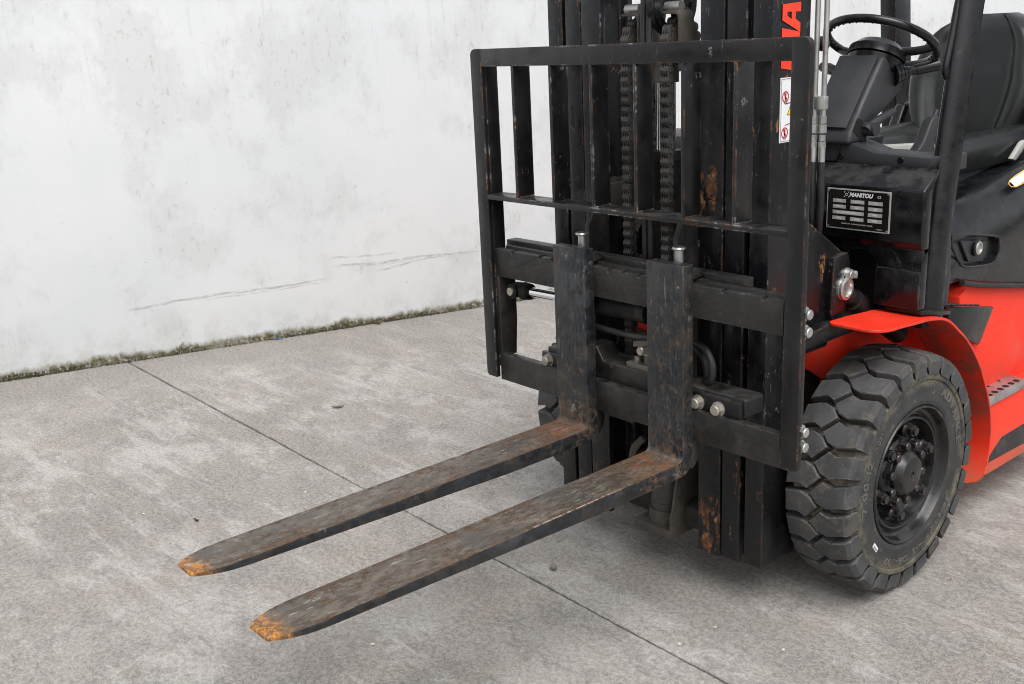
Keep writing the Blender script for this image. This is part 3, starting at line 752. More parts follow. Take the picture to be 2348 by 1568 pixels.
# free-lift cylinder in the middle of the mast
b = NB(); cyl(b, (TX+.012, .205, .30), (TX+.012, .205, 1.19), .043, seg=36); cyl(b, (TX+.012, .205, 1.19), (TX+.012, .205, 1.215), .046, .040, 36)
for z in (1.06, 1.115, 1.165): cyl(b, (TX+.012, .205, z), (TX+.012, .205, z+.003), .0437, seg=36)
obj('lift_cylinder', b, M['dark'], lift)
b = NB(); cyl(b, (TX+.012, .205, 1.21), (TX+.012, .205, 1.435), .0265, seg=36); obj('lift_rod', b, M['chrome'], lift)
b = NB(); cyl(b, (TX+.012, .205, 1.39), (TX+.012, .205, 1.45), .034, seg=36); box(b, TX-.07, TX+.10, .18, .23, 1.442, 1.464, .002); obj('rod_crosshead', b, M['greymetal'], lift)
# lower end of the lift cylinder on its foot
b = NB(); cyl(b, (TX+.012, .205, .150), (TX+.012, .205, .30), .047, seg=36); cyl(b, (TX+.012, .205, .148), (TX+.012, .205, .185), .055, .053, 36); cyl(b, (TX+.012, .205, .20), (TX+.012, .205, .206), .0495, seg=36)
prism(b, [(TX-.055, .13), (TX+.085, .13), (TX+.085, .265), (TX-.055, .265)], 'z', .122, .148, .003); obj('cylinder_foot', b, M['browncast'], lift)
b = NB(); prism(b, [(.135, .13), (.265, .13), (.265, .33), (.19, .33), (.165, .31), (.155, .27), (.145, .215), (.135, .19)], 'x', TX+.078, TX+.086, .001)
obj('foot_gusset', b, M['browncast'], lift)
b = NB(); tube(b, [(TX-.03, .15, .40), (TX-.055, .135, .36), (TX-.06, .14, .30), (TX-.045, .16, .25)], .011, 10); obj('hydraulic_hose', b, M['browncast'], lift)

# tilt brackets on the outer rails, pins, tilt cylinders
for s in (1, -1):
    X = lambda h: TX+s*h
    b = NB(); prism(b, [(.300, .70), (.300, 1.045), (.325, 1.030), (.455, .945), (.462, .93), (.462, .80), (.440, .765), (.40, .70)], 'x', *sorted((X(.382), X(.394))), .0015); tb = obj('tilt_bracket', b, M['mast'], lift)
    b = NB(); prism(b, [(.395, .94), (.455, .945), (.466, .92), (.466, .83), (.445, .77), (.398, .77), (.385, .80)], 'x', *sorted((X(.394), X(.412))), .002); box(b, *sorted((X(.375), X(.43))), .25, .47, .730, .772, .003); obj('bracket_boss', b, M['mast'], tb)
    b = NB(); px, pz = .437, .853
    cyl(b, (X(.412), px, pz), (X(.418), px, pz), .031, seg=28); cyl(b, (X(.412), px+.012, pz+.034), (X(.418), px+.012, pz+.034), .019, seg=20); box(b, *sorted((X(.412), X(.418))), px-.012, px+.026, pz, pz+.034)
    lathe_x(b, [(0, .030), (s*.008, .030), (s*.010, .027), (s*.010, .021), (s*.004, .019), (s*.004, 0)], 28, (X(.418), px, pz))
    hexhead(b, (X(.418), px+.012, pz+.036), (s, 0, 0), .011, .011); hexhead(b, (X(.405), px+.050, pz+.026), (s, .5, 0), .011, .013); obj('tilt_pin', b, M['zinc'], tb)
    b = NB(); cyl(b, (X(.385), .455, .845), (X(.385), .53, .80), .021, seg=24); cyl(b, (X(.385), .50, .818), (X(.385), .508, .813), .0235, seg=24); cyl(b, (X(.385), .53, .80), (X(.385), .78, .65), .030, seg=28); obj('tilt_cylinder', b, M['dark'], lift)

# steel pipes beside the mast, clamp, fittings, hose
for x, y in ((.352, .318), (.372, .325)):
    b = NB(); cyl(b, (x, y, 1.30), (x, y, 2.1), .0065, seg=14)
    for z, r_, h in ((1.285, .0085, .018), (1.262, .0095, .020), (1.243, .0075, .014), (1.228, .0090, .013), (1.19, .0085, .038)): cyl(b, (x, y, z), (x, y, z+h), r_, seg=6 if h < .03 else 14)
    obj('hydraulic_pipe', b, M['zinc'], lift)
    b = NB(); tube(b, [(x, y, 1.192), (x, y, 1.15), (x-.002, y+.005, 1.10), (x-.02, y+.03, 1.02), (x-.05, y+.07, .96)], .0095, 10); obj('hydraulic_hose', b, M['hose'], lift)
b = NB(); box(b, .346, .381, .312, .333, 1.318, 1.350, .002); obj('pipe_clamp', b, M['zinc'], lift)

# ---- decals on the outer rail
XD = TX+.379+.0012
def decal(bm, pts, x=XD): face(bm, [(x, y, z) for y, z in pts])
# brand word runs up the mast: letters lie on their side, tops towards the front
b = NB(); hl = .072; y0 = .257
def glyph(bm, pts2, zb, hole=None):
    """pts2: (u along the word, v height 0..1) -> (y, z)"""
    glyph.k += 1; f = lambda p: (XD+.0002*glyph.k, y0-p[1]*hl, zb+p[0])
    face(bm, [f(p) for p in pts2])
glyph.k = 0
# letter M (lower), heavy italic
for q in ([(0, 0), (.024, 0), (.034, 1), (.010, 1)], [(.066, 0), (.090, 0), (.100, 1), (.076, 1)], [(.010, 1), (.034, 1), (.056, .38), (.046, .02), (.036, .02)], [(.046, .02), (.056, .38), (.076, 1), (.098, 1), (.062, .02)]):
    glyph(b, q, 1.412)
# letter A
for q in ([(0, 0), (.021, 0), (.0305, .28), (.0305, .52), (.0385, .74), (.034, 1), (.028, 1)], [(.0305, .28), (.0465, .28), (.0465, .50), (.0305, .50)], [(.0465, 0), (.068, 0), (.063, 1), (.034, 1), (.0385, .74), (.0465, .74)]):
    glyph(b, q, 1.501)
tb_ = text_bm('NITOU', .098, 0, .004, .22)
add_bm(b, tb_, Matrix(((0, 0, 1, XD), (0, -1, 0, .221), (1, 0, 0, 1.577), (0, 0, 0, 1))))
obj('brand_lettering', b, M['decalred'], lift, smooth=False)
b = NB(); box(b, XD-.0008, XD+.0002, .186, .262, 1.2495, 1.400); lab = obj('warning_label', b, M['white'], lift, smooth=False)
def ring(bm, cy_, cz_, r0, r1, x, n=28):
    A = [bm.verts.new((x, cy_+r0*math.sin(2*math.pi*k/n), cz_+r0*math.cos(2*math.pi*k/n))) for k in range(n)]
    B = [bm.verts.new((x, cy_+r1*math.sin(2*math.pi*k/n), cz_+r1*math.cos(2*math.pi*k/n))) for k in range(n)]
    for k in range(n): bm.faces.new((A[k], B[k], B[(k+1) % n], A[(k+1) % n]))
b = NB(); x2 = XD+.0012
for cz_ in (1.356, 1.272):
    ring(b, .206, cz_, .0105, .0132, x2); decal(b, [(.1975, cz_+.0095), (.1995, cz_+.0112), (.2150, cz_-.0092), (.2130, cz_-.0110)], x2+.0003)
obj('prohibition_mark', b, M['signred'], lab, smooth=False)
b = NB()
for cz_ in (1.356, 1.272):
    ring(b, .2065, cz_+.0065, 0.0001, .0024, x2-.0003, 12); decal(b, [(.203, cz_+.004), (.2095, cz_+.004), (.2085, cz_-.006), (.2040, cz_-.006)], x2-.0004)
    decal(b, [(.2040, cz_-.006), (.2058, cz_-.006), (.2045, cz_-.016), (.2025, cz_-.016)], x2-.0004); decal(b, [(.2068, cz_-.006), (.2086, cz_-.006), (.2105, cz_-.016), (.2085, cz_-.016)], x2-.0004)
decal(b, [(.205, 1.3405), (.225, 1.3425), (.225, 1.3405), (.205, 1.3385)], x2); decal(b, [(.206, 1.2905), (.225, 1.2935), (.225, 1.2915), (.206, 1.2890)], x2)
for q in ([(.189, 1.252), (.190, 1.252), (.190, 1.3975), (.189, 1.3975)], [(.19, 1.3965), (.26, 1.3965), (.26, 1.3975), (.19, 1.3975)], [(.19, 1.252), (.26, 1.252), (.26, 1.253), (.19, 1.253)]): decal(b, q, x2)
decal(b, [(.2135, 1.3125), (.2420, 1.3125), (.2278, 1.3385)], x2-.0003)
obj('pictogram', b, M['ink'], lab, smooth=False)
b = NB(); decal(b, [(.2155, 1.3137), (.2400, 1.3137), (.2278, 1.3360)], x2+.0002); obj('warning_triangle', b, M['yellow'], lab, smooth=False)
# ---- front wheels: tyre, lugs, rim, hub, nuts
TR = .335; NL = 26; PT = 2*math.pi/NL
def rad(x):
    x = abs(x); return .335-.0015*(x/.06)**2 if x < .06 else .3335-(x-.06)*.23
def cp(x, t, r): a = t*PT; return (x, -r*math.cos(a), -r*math.sin(a))      # t grows downwards on the leading face
def lug_mesh():
    bm = NB(); o = .0035
    C, B, A, G, F, E, D = (.088, .14), (.040+o, .30), (.018+o, .20), (-.016+o, .66), (.006+o, .95), (.034+o, 1.05), (.088, .88)
    ring_ = [C, B, A, G, F, E, D]; ctr = (.045, .58)
    T = [bm.verts.new(cp(x, t, rad(x))) for x, t in ring_]
    def inset(p, k): return (ctr[0]+(p[0]-ctr[0])*k, ctr[1]+(p[1]-ctr[1])*k)
    I = [bm.verts.new(cp(*inset(p, .93), rad(inset(p, .93)[0])+.0022)) for p in ring_]
    c = bm.verts.new(cp(*ctr, rad(ctr[0])+.0042)); n = len(ring_)
    for i in range(n):
        j = (i+1) % n
        bm.faces.new((I[i], I[j], c))
        bm.faces.new((T[i], T[j], I[j], I[i]))
    base = [bm.verts.new(cp(ctr[0]+(p[0]-ctr[0])*1.07, ctr[1]+(p[1]-ctr[1])*1.07, .298)) for p in ring_]
    C1 = bm.verts.new(cp(.0955, .15, .317)); D1 = bm.verts.new(cp(.0955, .87, .317)); C2 = bm.verts.new(cp(.0965, .13, .2800)); D2 = bm.verts.new(cp(.0965, .90, .2800))
    for i in range(n-1): bm.faces.new((T[i], T[i+1], base[i+1], base[i]))
    bm.faces.new((T[6], T[0], C1, D1)); bm.faces.new((D1, C1, C2, D2))
    bm.faces.new((T[0], base[0], C2, C1)); bm.faces.new((T[6], D1, D2, base[6]))
    bmesh.ops.recalc_face_normals(bm, faces=bm.faces)
    return bm
def arc_text(bm, body, size, rho, phi0, phi1, x, depth=.0012, offset=0.0):
    """raised letters clockwise round the sidewall, tops outwards; fitted between two angles (degrees from the top)"""
    gl = []; 
    for ch in body:
        if ch == ' ': gl.append((None, size*.35)); continue
        t = text_bm(ch, size, depth, offset); xs = [v.co.x for v in t.verts]
        gl.append((t, max(xs)-min(xs)+size*.10)); mn = min(xs)
        for v in t.verts: v.co.x -= mn
    tot = sum(g[1] for g in gl); k = (math.radians(phi1-phi0)*rho)/tot; s = 0
    for t, wd in gl:
        if t is not None:
            a = math.radians(phi0)+(s+wd/2)*k/rho
            Mx = Matrix(((0, 0, 1, x), (math.cos(a), math.sin(a), 0, rho*math.sin(a)), (-math.sin(a), math.cos(a), 0, rho*math.cos(a)), (0, 0, 0, 1)))
            add_bm(bm, t, Mx @ Matrix.Diagonal((k, 1, 1, 1)) @ Matrix.Translation((-wd/2, 0, 0)))
        s += wd
WPARTS = {}
def wheel(xc, flip, label):
    wv = empty('wheel', (xc, .557, .335), lift); wv['label'] = label
    if flip: wv.rotation_euler.z = math.pi
    def put(name, mk, mat, loc=(0, 0, 0), rot=(0, 0, 0), key=None, ang=.7, smooth=True):
        key = key or name
        if key not in WPARTS:
            bm = mk(); me = bpy.data.meshes.new(name); bm.to_mesh(me); bm.free()
            if smooth: auto_smooth(me, ang)
            me.materials.append(mat); WPARTS[key] = me
        o = bpy.data.objects.new(name, WPARTS[key]); COL.objects.link(o); o.parent = wv; o.location = loc; o.rotation_euler = rot; return o
    def tyre():
        bm = NB(); h = [(.086, .194), (.0905, .198), (.0925, .206), (.0930, .212), (.0915, .216), (.0930, .240), (.0918, .258), (.0905, .2640), (.0945, .2670), (.0955, .272), (.0950, .2775), (.0925, .2805), (.088, .283), (.0845, .297), (.076, .303), (.03, .306), (.0, .3065)]
        prof = h + [(-x, r) for x, r in h[:-1][::-1]]
        lathe_x(bm, prof, 104); return bm
    put('tyre', tyre, M['sidewall'], ang=.5)
    for k in range(NL):
        put('tread_lug', lug_mesh, M['rubber'], rot=(-k*PT, 0, 0), ang=.45)
    # mirrored pattern: rotate the lug half a turn about its own radius
    def lug_in():
        bm = lug_mesh(); c_ = 1.74*PT
        for v in bm.verts:
            r = math.hypot(v.co.y, v.co.z); a = math.atan2(-v.co.z, -v.co.y); a2 = c_-a
            v.co = Vector((-v.co.x, -r*math.cos(a2), -r*math.sin(a2)))
        return bm
    for k in range(NL):
        put('tread_lug', lug_in, M['rubber'], rot=(-k*PT, 0, 0), key='tread_lug_in', ang=.45)
    def rim():
        bm = NB(); lathe_x(bm, [(.080, .1935), (.090, .1935), (.0935, .1915), (.0940, .1885), (.0915, .1865), (.078, .184), (.068, .179), (.0635, .172), (.0655, .1645), (.0705, .160), (.0725, .1560), (.071, .1525), (.060, .150), (.045, .147), (.036, .141), (.031, .132), (.030, .06)], 80); return bm
    put('rim', rim, M['hub'], ang=.5)
    def hub():
        bm = NB(); lathe_x(bm, [(.030, .102), (.050, .100), (.054, .097), (.0565, .094), (.0565, .066), (.060, .064), (.070, .063), (.086, .052), (.0885, .0495), (.0895, .046), (.0895, .010), (.086, .009), (.086, 0)], 56); return bm
    put('hub', hub, M['hub'], ang=.4)
    def bolt(): bm = NB(); hexhead(bm, (0, 0, 0), (1, 0, 0), .0125, .020); return bm
    for k in range(10):
        a = R(30+36*k); put('hub_bolt', bolt, M['hub'], (.0565, .081*math.sin(a), .081*math.cos(a)), (k*.7, 0, 0), ang=.4)
    def nut():
        bm = NB(); cyl(bm, (0, 0, 0), (.022, 0, 0), .018, .0165, 20); cyl(bm, (.022, 0, 0), (.028, 0, 0), .021, .0175, 20); cyl(bm, (.026, 0, 0), (.044, 0, 0), .0165, seg=6); cyl(bm, (.044, 0, 0), (.052, 0, 0), .0115, .0110, 16); return bm
    for k in range(6):
        a = R(11+60*k); put('wheel_nut', nut, M['hub'], (.030, .119*math.sin(a), .119*math.cos(a)), (k*.5, 0, 0), ang=.4)
    def word(*a_, **k_):
        def mk(): bm = NB(); arc_text(bm, *a_, **k_); return bm
        return mk
    x = .0918
    for key, mk in (('w1', word('ADVANCE', .032, .241, 31, 85, x, .0024, .0012)), ('w2', word('7.00-12', .032, .244, -98, -63, x, .0022, .0008)), ('w3', word('(5.00)', .020, .240, -58.5, -45, x, .0020)),
                    ('w4', word('Solid-super-Lug', .026, .243, 123, 176, x, .0022, .0004)), ('w5', word('OB-502', .026, .243, 181, 213, x, .0022, .0004)), ('w6', word('GL', .016, .243, 17, 21, x, .0018)), ('w7', word('o', .012, .246, 26.5, 28.5, x, .0018))):
        put('raised_lettering', mk, M['lettering'], key=key, smooth=False)
    def diamond():
        bm = NB(); a = R(19); c0 = Vector((x+.0004, .243*math.sin(a), .243*math.cos(a))); rt = Vector((0, math.cos(a), -math.sin(a))); up = Vector((0, math.sin(a), math.cos(a)))
        tube(bm, [c0+rt*.024, c0+rt*.012+up*.0085, c0+up*.017, c0-rt*.012+up*.0085, c0-rt*.024, c0-rt*.012-up*.0085, c0-up*.017, c0+rt*.012-up*.0085], .0012, 6, 2, True); return bm
    put('maker_emblem', diamond, M['lettering'])
    if not flip:
        def label_():
            bm = NB(); a = R(-129.8); c0 = Vector((.0935, .233*math.sin(a), .233*math.cos(a))); rt = Vector((0, math.cos(a), -math.sin(a))); up = Vector((0, math.sin(a), math.cos(a)))
            face(bm, [c0-rt*.016-up*.0065, c0+rt*.016-up*.0065, c0+rt*.016+up*.0065, c0-rt*.016+up*.0065]); return bm
        put('barcode_label', label_, M['white'], smooth=False)
        def bars():
            bm = NB(); a = R(-129.8); c0 = Vector((.0938, .233*math.sin(a), .233*math.cos(a))); rt = Vector((0, math.cos(a), -math.sin(a))); up = Vector((0, math.sin(a), math.cos(a)))
            for k in range(9):
                c1 = c0+rt*(-.0125+.0028*k)+up*.002; wq = .0005+.0003*(k % 3); face(bm, [c1-rt*wq-up*.003, c1+rt*wq-up*.003, c1+rt*wq+up*.003, c1-rt*wq+up*.003])
            return bm
        put('label_print', bars, M['ink'], smooth=False)
    return wv
wheel(.45, False, 'front wheel with lettered sidewall under the red fender')
wheel(2*TX-.45, True, 'front wheel half hidden behind the mast')
# ---- body
def boolean(o, cutters):
    for c in cutters:
        me = bpy.data.meshes.new('cut'); c.to_mesh(me); c.free(); co = bpy.data.objects.new('cut', me); COL.objects.link(co)
        if o.parent is not None: pass
        md = o.modifiers.new('b', 'BOOLEAN'); md.operation = 'DIFFERENCE'; md.object = co; md.solver = 'EXACT'
        dg = bpy.context.evaluated_depsgraph_get(); new = bpy.data.meshes.new_from_object(o.evaluated_get(dg)); o.modifiers.clear()
        o.data = new; bpy.data.objects.remove(co)
    auto_smooth(o.data, .5)
# fenders
FP = [(.345, .783), (.384, .782), (.45, .779), (.511, .774), (.59, .768), (.659, .755), (.705, .735), (.749, .705), (.80, .668), (.849, .622), (.90, .562), (.941, .498), (.976, .432), (.998, .368), (1.005, .29), (.998, .24), (.988, .20), (.975, .160)]
def smooth_path(P, sub=4):
    P = [Vector(p) for p in P]; n = len(P); C = []
    for i in range(n-1):
        a, b_, c, d = P[max(i-1, 0)], P[i], P[i+1], P[min(i+2, n-1)]
        for k in range(sub):
            t = k/sub; C.append(.5*((2*b_)+(c-a)*t+(2*a-5*b_+4*c-d)*t*t+(3*b_-a-3*c+d)*t**3))
    return C+[P[-1]]
FP = [(.347, .782), (.358, .7825)] + FP[1:]
FP = [tuple(p) for p in smooth_path(FP, 3)]
for s in (1, -1):
    bm = NB(); th = .0075; xi0, xo0 = .425, .580       # distances from the centre line
    n = len(FP); rows = []
    for i, (y, z) in enumerate(FP):
        a = Vector(FP[min(i+1, n-1)])-Vector(FP[max(i-1, 0)]); a.normalize(); nrm = Vector((-a.y, a.x)) if True else None
        xo = xo0; xi = xi0
        ro = .055; df = y-FP[0][0]                     # rounded front corners
        if df < ro: xo -= ro-math.sqrt(max(0, ro*ro-(ro-df)**2))
        if df < .02: xi += .02-math.sqrt(max(0, .0004-(.02-df)**2))
        db = z-FP[-1][1]
        if db < .05 and y > .9: xo -= .05-math.sqrt(max(0, .0025-(.05-db)**2))
        p0, p1 = (y, z), (y-nrm.x*th, z-nrm.y*th)
        rows.append([bm.verts.new((TX+s*xi, *p0)), bm.verts.new((TX+s*xo, *p0)), bm.verts.new((TX+s*xo, *p1)), bm.verts.new((TX+s*xi, *p1))])
    for a, b2 in zip(rows[:-1], rows[1:]):
        for k in range(4): bm.faces.new((a[k], a[(k+1) % 4], b2[(k+1) % 4], b2[k]))
    bm.faces.new(rows[0]); bm.faces.new(rows[-1][::-1]); bmesh.ops.recalc_face_normals(bm, faces=bm.faces)
    bmesh.ops.bevel(bm, geom=[e for e in bm.edges if len(e.link_faces) == 2 and e.calc_face_angle(0) > 1.0], offset=.0012, segments=1, affect='EDGES'); obj('fender', bm, M['red'], lift, ang=.6)
    # chassis side plate behind the wheel
    XP = .300; pp = [PX(u, v, 'x', TX+XP) for u, v in ((1835, 752), (1900, 748), (2150, 752), (2200, 900), (1960, 900), (1890, 872), (1835, 838))]
    b = NB(); prism(b, [(p.y, p.z) for p in pp], 'x', *sorted((TX+s*(XP-.012), TX+s*XP)), .002); pl = obj('chassis_plate', b, M['red'], lift)
    hc = PX(1888, 785, 'x', TX+XP); b = NB(); cyl(b, (TX+s*(XP-.001), hc.y, hc.z), (TX+s*(XP+.001), hc.y, hc.z), .0125, seg=20); obj('plate_hole', b, M['hole'], pl)
# axle and dark chassis front behind the mast
b = NB(); box(b, TX-.285, TX+.285, .42, .70, .22, .48, .01); cyl(b, (TX-.44, .557, .335), (TX+.44, .557, .335), .085, seg=28); obj('front_axle', b, M['dark'], lift)
b = NB(); box(b, TX-.284, TX+.284, .47, .55, .44, .90, .004); obj('chassis_front', b, M['dark'], lift)
# cowl: front panel with folds, arch for the tilt cylinder
XR = .520; XL = 2*TX-XR
b = NB(); prism(b, [(.560, .963), (.560, 1.100), (.633, 1.150), (.637, 1.146), (.602, 1.092), (.602, .94), (.584, .930)], 'x', XL, XR, .004); cowl = obj('cowl', b, M['cowl'], lift)
for s in (1, -1):
    q = [(.555, .788), (.428, .788), (.430, .885), (.424, .905), (.412, .922), (.392, .931), (.365, .931), (.345, .923), (.335, .905), (.325, .93), (.325, .95), (.555, .95)]
    b = NB(); prism(b, [(TX+s*h, z) for h, z in q], 'y', .572, .60, .002); o = obj('cowl_skirt', b, M['cowl'], cowl)
    b = NB(); prism(b, [(TX+s*h, z) for h, z in ((.5545, .7885), (.4285, .7885), (.4295, .884), (.4330, .892), (.5545, .892))], 'y', .562, .5718, .0025); obj('skirt_step', b, M['cowl'], cowl)
b = NB()
for x, z in ((.205, 1.088), (.455, 1.088), (.19, .98)): cyl(b, (x, .5592, z), (x, .5601, z), .0035, seg=12)
obj('screw_hole', b, M['hole'], cowl)
b = NB(); box(b, TX-.50, TX+.50, .70, .74, .70, 1.15, .004); box(b, TX-.42, TX+.42, .62, 1.05, .69, .715, .004); obj('firewall', b, M['dark'], lift)
# data plate
b = NB(); PXL, PXR, PZ0, PZ1 = .2445, .4310, .983, 1.0915; PYF = .5565
box(b, PXL, PXR, PYF, .5602, PZ0, PZ1, .0003); dp = obj('data_plate', b, M['platesilver'], lift, smooth=False)
b = NB(); box(b, PXL+.0032, PXR-.0032, PYF-.0004, PYF+.0003, PZ0+.0032, PZ1-.0032); obj('plate_field', b, M['plateblack'], dp, smooth=False)
b = NB()
for x, z in ((PXL+.006, PZ0+.006), (PXR-.006, PZ0+.006), (PXL+.006, PZ1-.006), (PXR-.006, PZ1-.006)): cyl(b, (x, PYF-.0015, z), (x, PYF, z), .0030, seg=14)
obj('rivet', b, M['zinc'], dp)
TY = Matrix(((1, 0, 0, 0), (0, 0, -1, 0), (0, 1, 0, 0), (0, 0, 0, 1)))
def ptext(bm, body, size, x, z, y, offset=0.0, shear=0.0, align='LEFT', sp=1.0, sx=1.0):
    add_bm(bm, text_bm(body, size, 0, offset, shear, align, sp), Matrix.Translation((x, y, z)) @ TY @ Matrix.Diagonal((sx, 1, 1, 1)))
W_ = PXR-PXL; H_ = PZ1-PZ0
cells = [(.10, .31, .70, '125D'), (.385, .60, .70, 'K ST5 S1'), (.665, .885, .70, '37.4'), (.10, .31, .555, '2022/10'), (.385, .60, .555, '2023'), (.665, .885, .555, '920'),
         (.10, .60, .415, '7MAN00000P00887311C'), (.665, .885, .415, '6790'), (.10, .31, .27, '4290'), (.385, .60, .27, '2500'), (.665, .885, .27, '1940')]
b = NB(); bt = NB()
for u0, u1, vz, t in cells:
    box(b, PXL+u0*W_, PXL+u1*W_, PYF-.0007, PYF-.0002, PZ0+(vz-.045)*H_, PZ0+(vz+.045)*H_)
    ptext(bt, t, .0070, PXL+(u0+u1)/2*W_, PZ0+vz*H_, PYF-.0010, .0002, 0, 'CENTER')
obj('plate_cell', b, M['platesilver'], dp, smooth=False)
ptext(bt, 'MANITOU', .0150, PXL+.36*W_, PZ0+.865*H_, PYF-.0010, .0007, .25, sx=.98); ptext(bt, 'CE', .009, PXL+.80*W_, PZ0+.855*H_, PYF-.0010)
ptext(bt, 'MANITOU BF - 44158 ANCENIS CEDEX - FRANCE', .0042, PXL+.50*W_, PZ0+.145*H_, PYF-.0010, 0, 0, 'CENTER'); ptext(bt, 'N 52503073', .0034, PXL+.80*W_, PZ0+.075*H_, PYF-.0010)
cx_, cz_ = PXL+.315*W_, PZ0+.868*H_
for k in range(4):
    a = math.pi/4+k*math.pi/2; p = [(cx_+.0072*math.cos(a+d)*1.15*(1.25 if abs(d) < .01 else 1), cz_+.0072*math.sin(a+d)*1.15*(1.25 if abs(d) < .01 else 1)) for d in (-.32, 0, .32)]
    face(bt, [(x, PYF-.0010, z) for x, z in p])
for k in range(10):
    a = .6*k; 
    face(bt, [(cx_+r*math.cos(a+d), PYF-.0010, cz_+r*.8*math.sin(a+d)) for r, d in ((.0022, 0), (.0046, 0), (.0046, .32), (.0022, .32))])
obj('plate_print', bt, M['white'], dp, smooth=False)
# dash plastic on top of the cowl
b = NB(); prism(b, [(.165, 1.157), (.236, 1.157), (.252, 1.2085), (.165, 1.211)], 'y', .600, .82, .004); prism(b, [(.239, 1.152), (.505, 1.152), (.516, 1.181), (.352, 1.187), (.272, 1.212), (.254, 1.210)], 'y', .596, .70, .004)
box(b, XL+.01, .165, .600, .82, 1.157, 1.205, .004); box(b, .25, .47, .70, .88, 1.12, 1.165, .006); dash = obj('dashboard', b, M['plastic'], lift)
dash.location = (-.018, .035, -.006)
b = NB()
for x in (.251, .429): cyl(b, (x, .5935, 1.171), (x, .5965, 1.171), .008, .0095, 16); cyl(b, (x, .5925, 1.171), (x, .5940, 1.171), .0052, seg=6)
obj('dash_screw', b, M['gloss'], dash)
# steering column
def hexa(bm, lo, hi, bev):
    A = [bm.verts.new(p) for p in lo]; B = [bm.verts.new(p) for p in hi]; n = len(lo)
    fs = [bm.faces.new(A[::-1]), bm.faces.new(B)]+[bm.faces.new((A[i], A[(i+1) % n], B[(i+1) % n], B[i])) for i in range(n)]
    bmesh.ops.recalc_face_normals(bm, faces=fs)
    bmesh.ops.bevel(bm, geom=list({e for f in fs for e in f.edges}), offset=bev, segments=3, affect='EDGES', profile=.5)
b = NB(); prism(b, [(.612, 1.20), (.622, 1.232), (.680, 1.31), (.775, 1.430), (.862, 1.372), (.886, 1.352), (.872, 1.325), (.80, 1.282), (.76, 1.265), (.70, 1.20)], 'x', .130, .268, .012, 3)
column = obj('steering_column', b, M['plastic'], lift)
b = NB(); prism(b, [(.6185, 1.245), (.622, 1.247), (.766, 1.429), (.761, 1.428)], 'x', .136, .254, .0012); obj('column_cover', b, M['plastic'], column)
SC = Vector((.203, .855, 1.448)); ta = R(27); UX = Vector((1, 0, 0)); UY = Vector((0, math.cos(ta), -math.sin(ta))); UN = UX.cross(UY)
b = NB(); rr = .152; ang_ = [2*math.pi*k/40 for k in range(40)]
tube(b, [SC+UX*rr*math.cos(a)+UY*rr*math.sin(a)+UN*.012 for a in ang_], .0118, 12, 1, True)
swh = obj('steering_wheel', b, M['gloss'], lift)
b = NB(); 
for k in range(40):
    a = ang_[k]; p = SC+UX*(rr-.0095)*math.cos(a)+UY*(rr-.0095)*math.sin(a)+UN*.006; bmesh.ops.create_icosphere(b, subdivisions=1, radius=.0042, matrix=Matrix.Translation(p))
obj('finger_grip', b, M['gloss'], swh)
for a in (R(12), R(168)):
    b = NB(); d = UX*math.cos(a)+UY*math.sin(a); tube(b, [SC+d*.05-UN*.012, SC+d*.10-UN*.006, SC+d*.145+UN*.008], lambda t: .013-.002*t, 10); obj('spoke', b, M['gloss'], swh)
b = NB(); Q = Matrix(((UX.x, UY.x, UN.x, SC.x), (UX.y, UY.y, UN.y, SC.y), (UX.z, UY.z, UN.z, SC.z), (0, 0, 0, 1)))
for r0, r1, h0, h1 in ((.070, .078, -.075, -.045), (.080, .080, -.040, -.018), (.080, .060, -.018, .002), (.060, .02, .002, .008)):
    bmesh.ops.create_cone(b, cap_ends=True, segments=40, radius1=r0, radius2=r1, depth=h1-h0, matrix=Q @ Matrix.Translation((0, 0, (h0+h1)/2)))
obj('wheel_hub', b, M['gloss'], swh, ang=.5)
# column lever with bellows, tilt lever, far-side lever and knob
b = NB(); p0 = Vector((.266, .828, 1.372)); d = Vector((.075, .11, .022)).normalized()
for k in range(4): cyl(b, p0+d*(.012*k), p0+d*(.012*k+.010), .031-.0045*k, .027-.0045*k, 24)
cyl(b, p0+d*.046, p0+d*.062, .0125, .0135, 20); cyl(b, p0+d*.062, p0+d*.128, .0150, .0165, 24); cyl(b, p0+d*.128, p0+d*.134, .0165, .012, 24); obj('direction_lever', b, M['gloss'], column)
b = NB(); tube(b, [(.28, .675, 1.232), (.287, .72, 1.256), (.288, .80, 1.276)], lambda t: .0155-.006*t, 12); cyl(b, (.268, .692, 1.236), (.302, .692, 1.236), .019, seg=24); obj('tilt_lever', b, M['plastic'], column)
b = NB(); prism(b, [(.63, 1.235), (.65, 1.268), (.675, 1.262), (.70, 1.205), (.69, 1.195)], 'x', .2675, .2690); obj('lever_slot', b, M['hole'], column)
b = NB(); cyl(b, (.13, .80, 1.375), (.06, .83, 1.39), .012, .016, 20); cyl(b, (.06, .83, 1.39), (.03, .84, 1.396), .0165, .014, 20); obj('indicator_lever', b, M['gloss'], column)
k0 = PX(1884, 100, 'y', .70); b = NB(); cyl(b, k0+Vector((-.03, 0, -.004)), k0, .012, .021, 20); cyl(b, k0, k0+Vector((.014, 0, .002)), .021, .019, 20); obj('mast_knob', b, M['gloss'], lift)
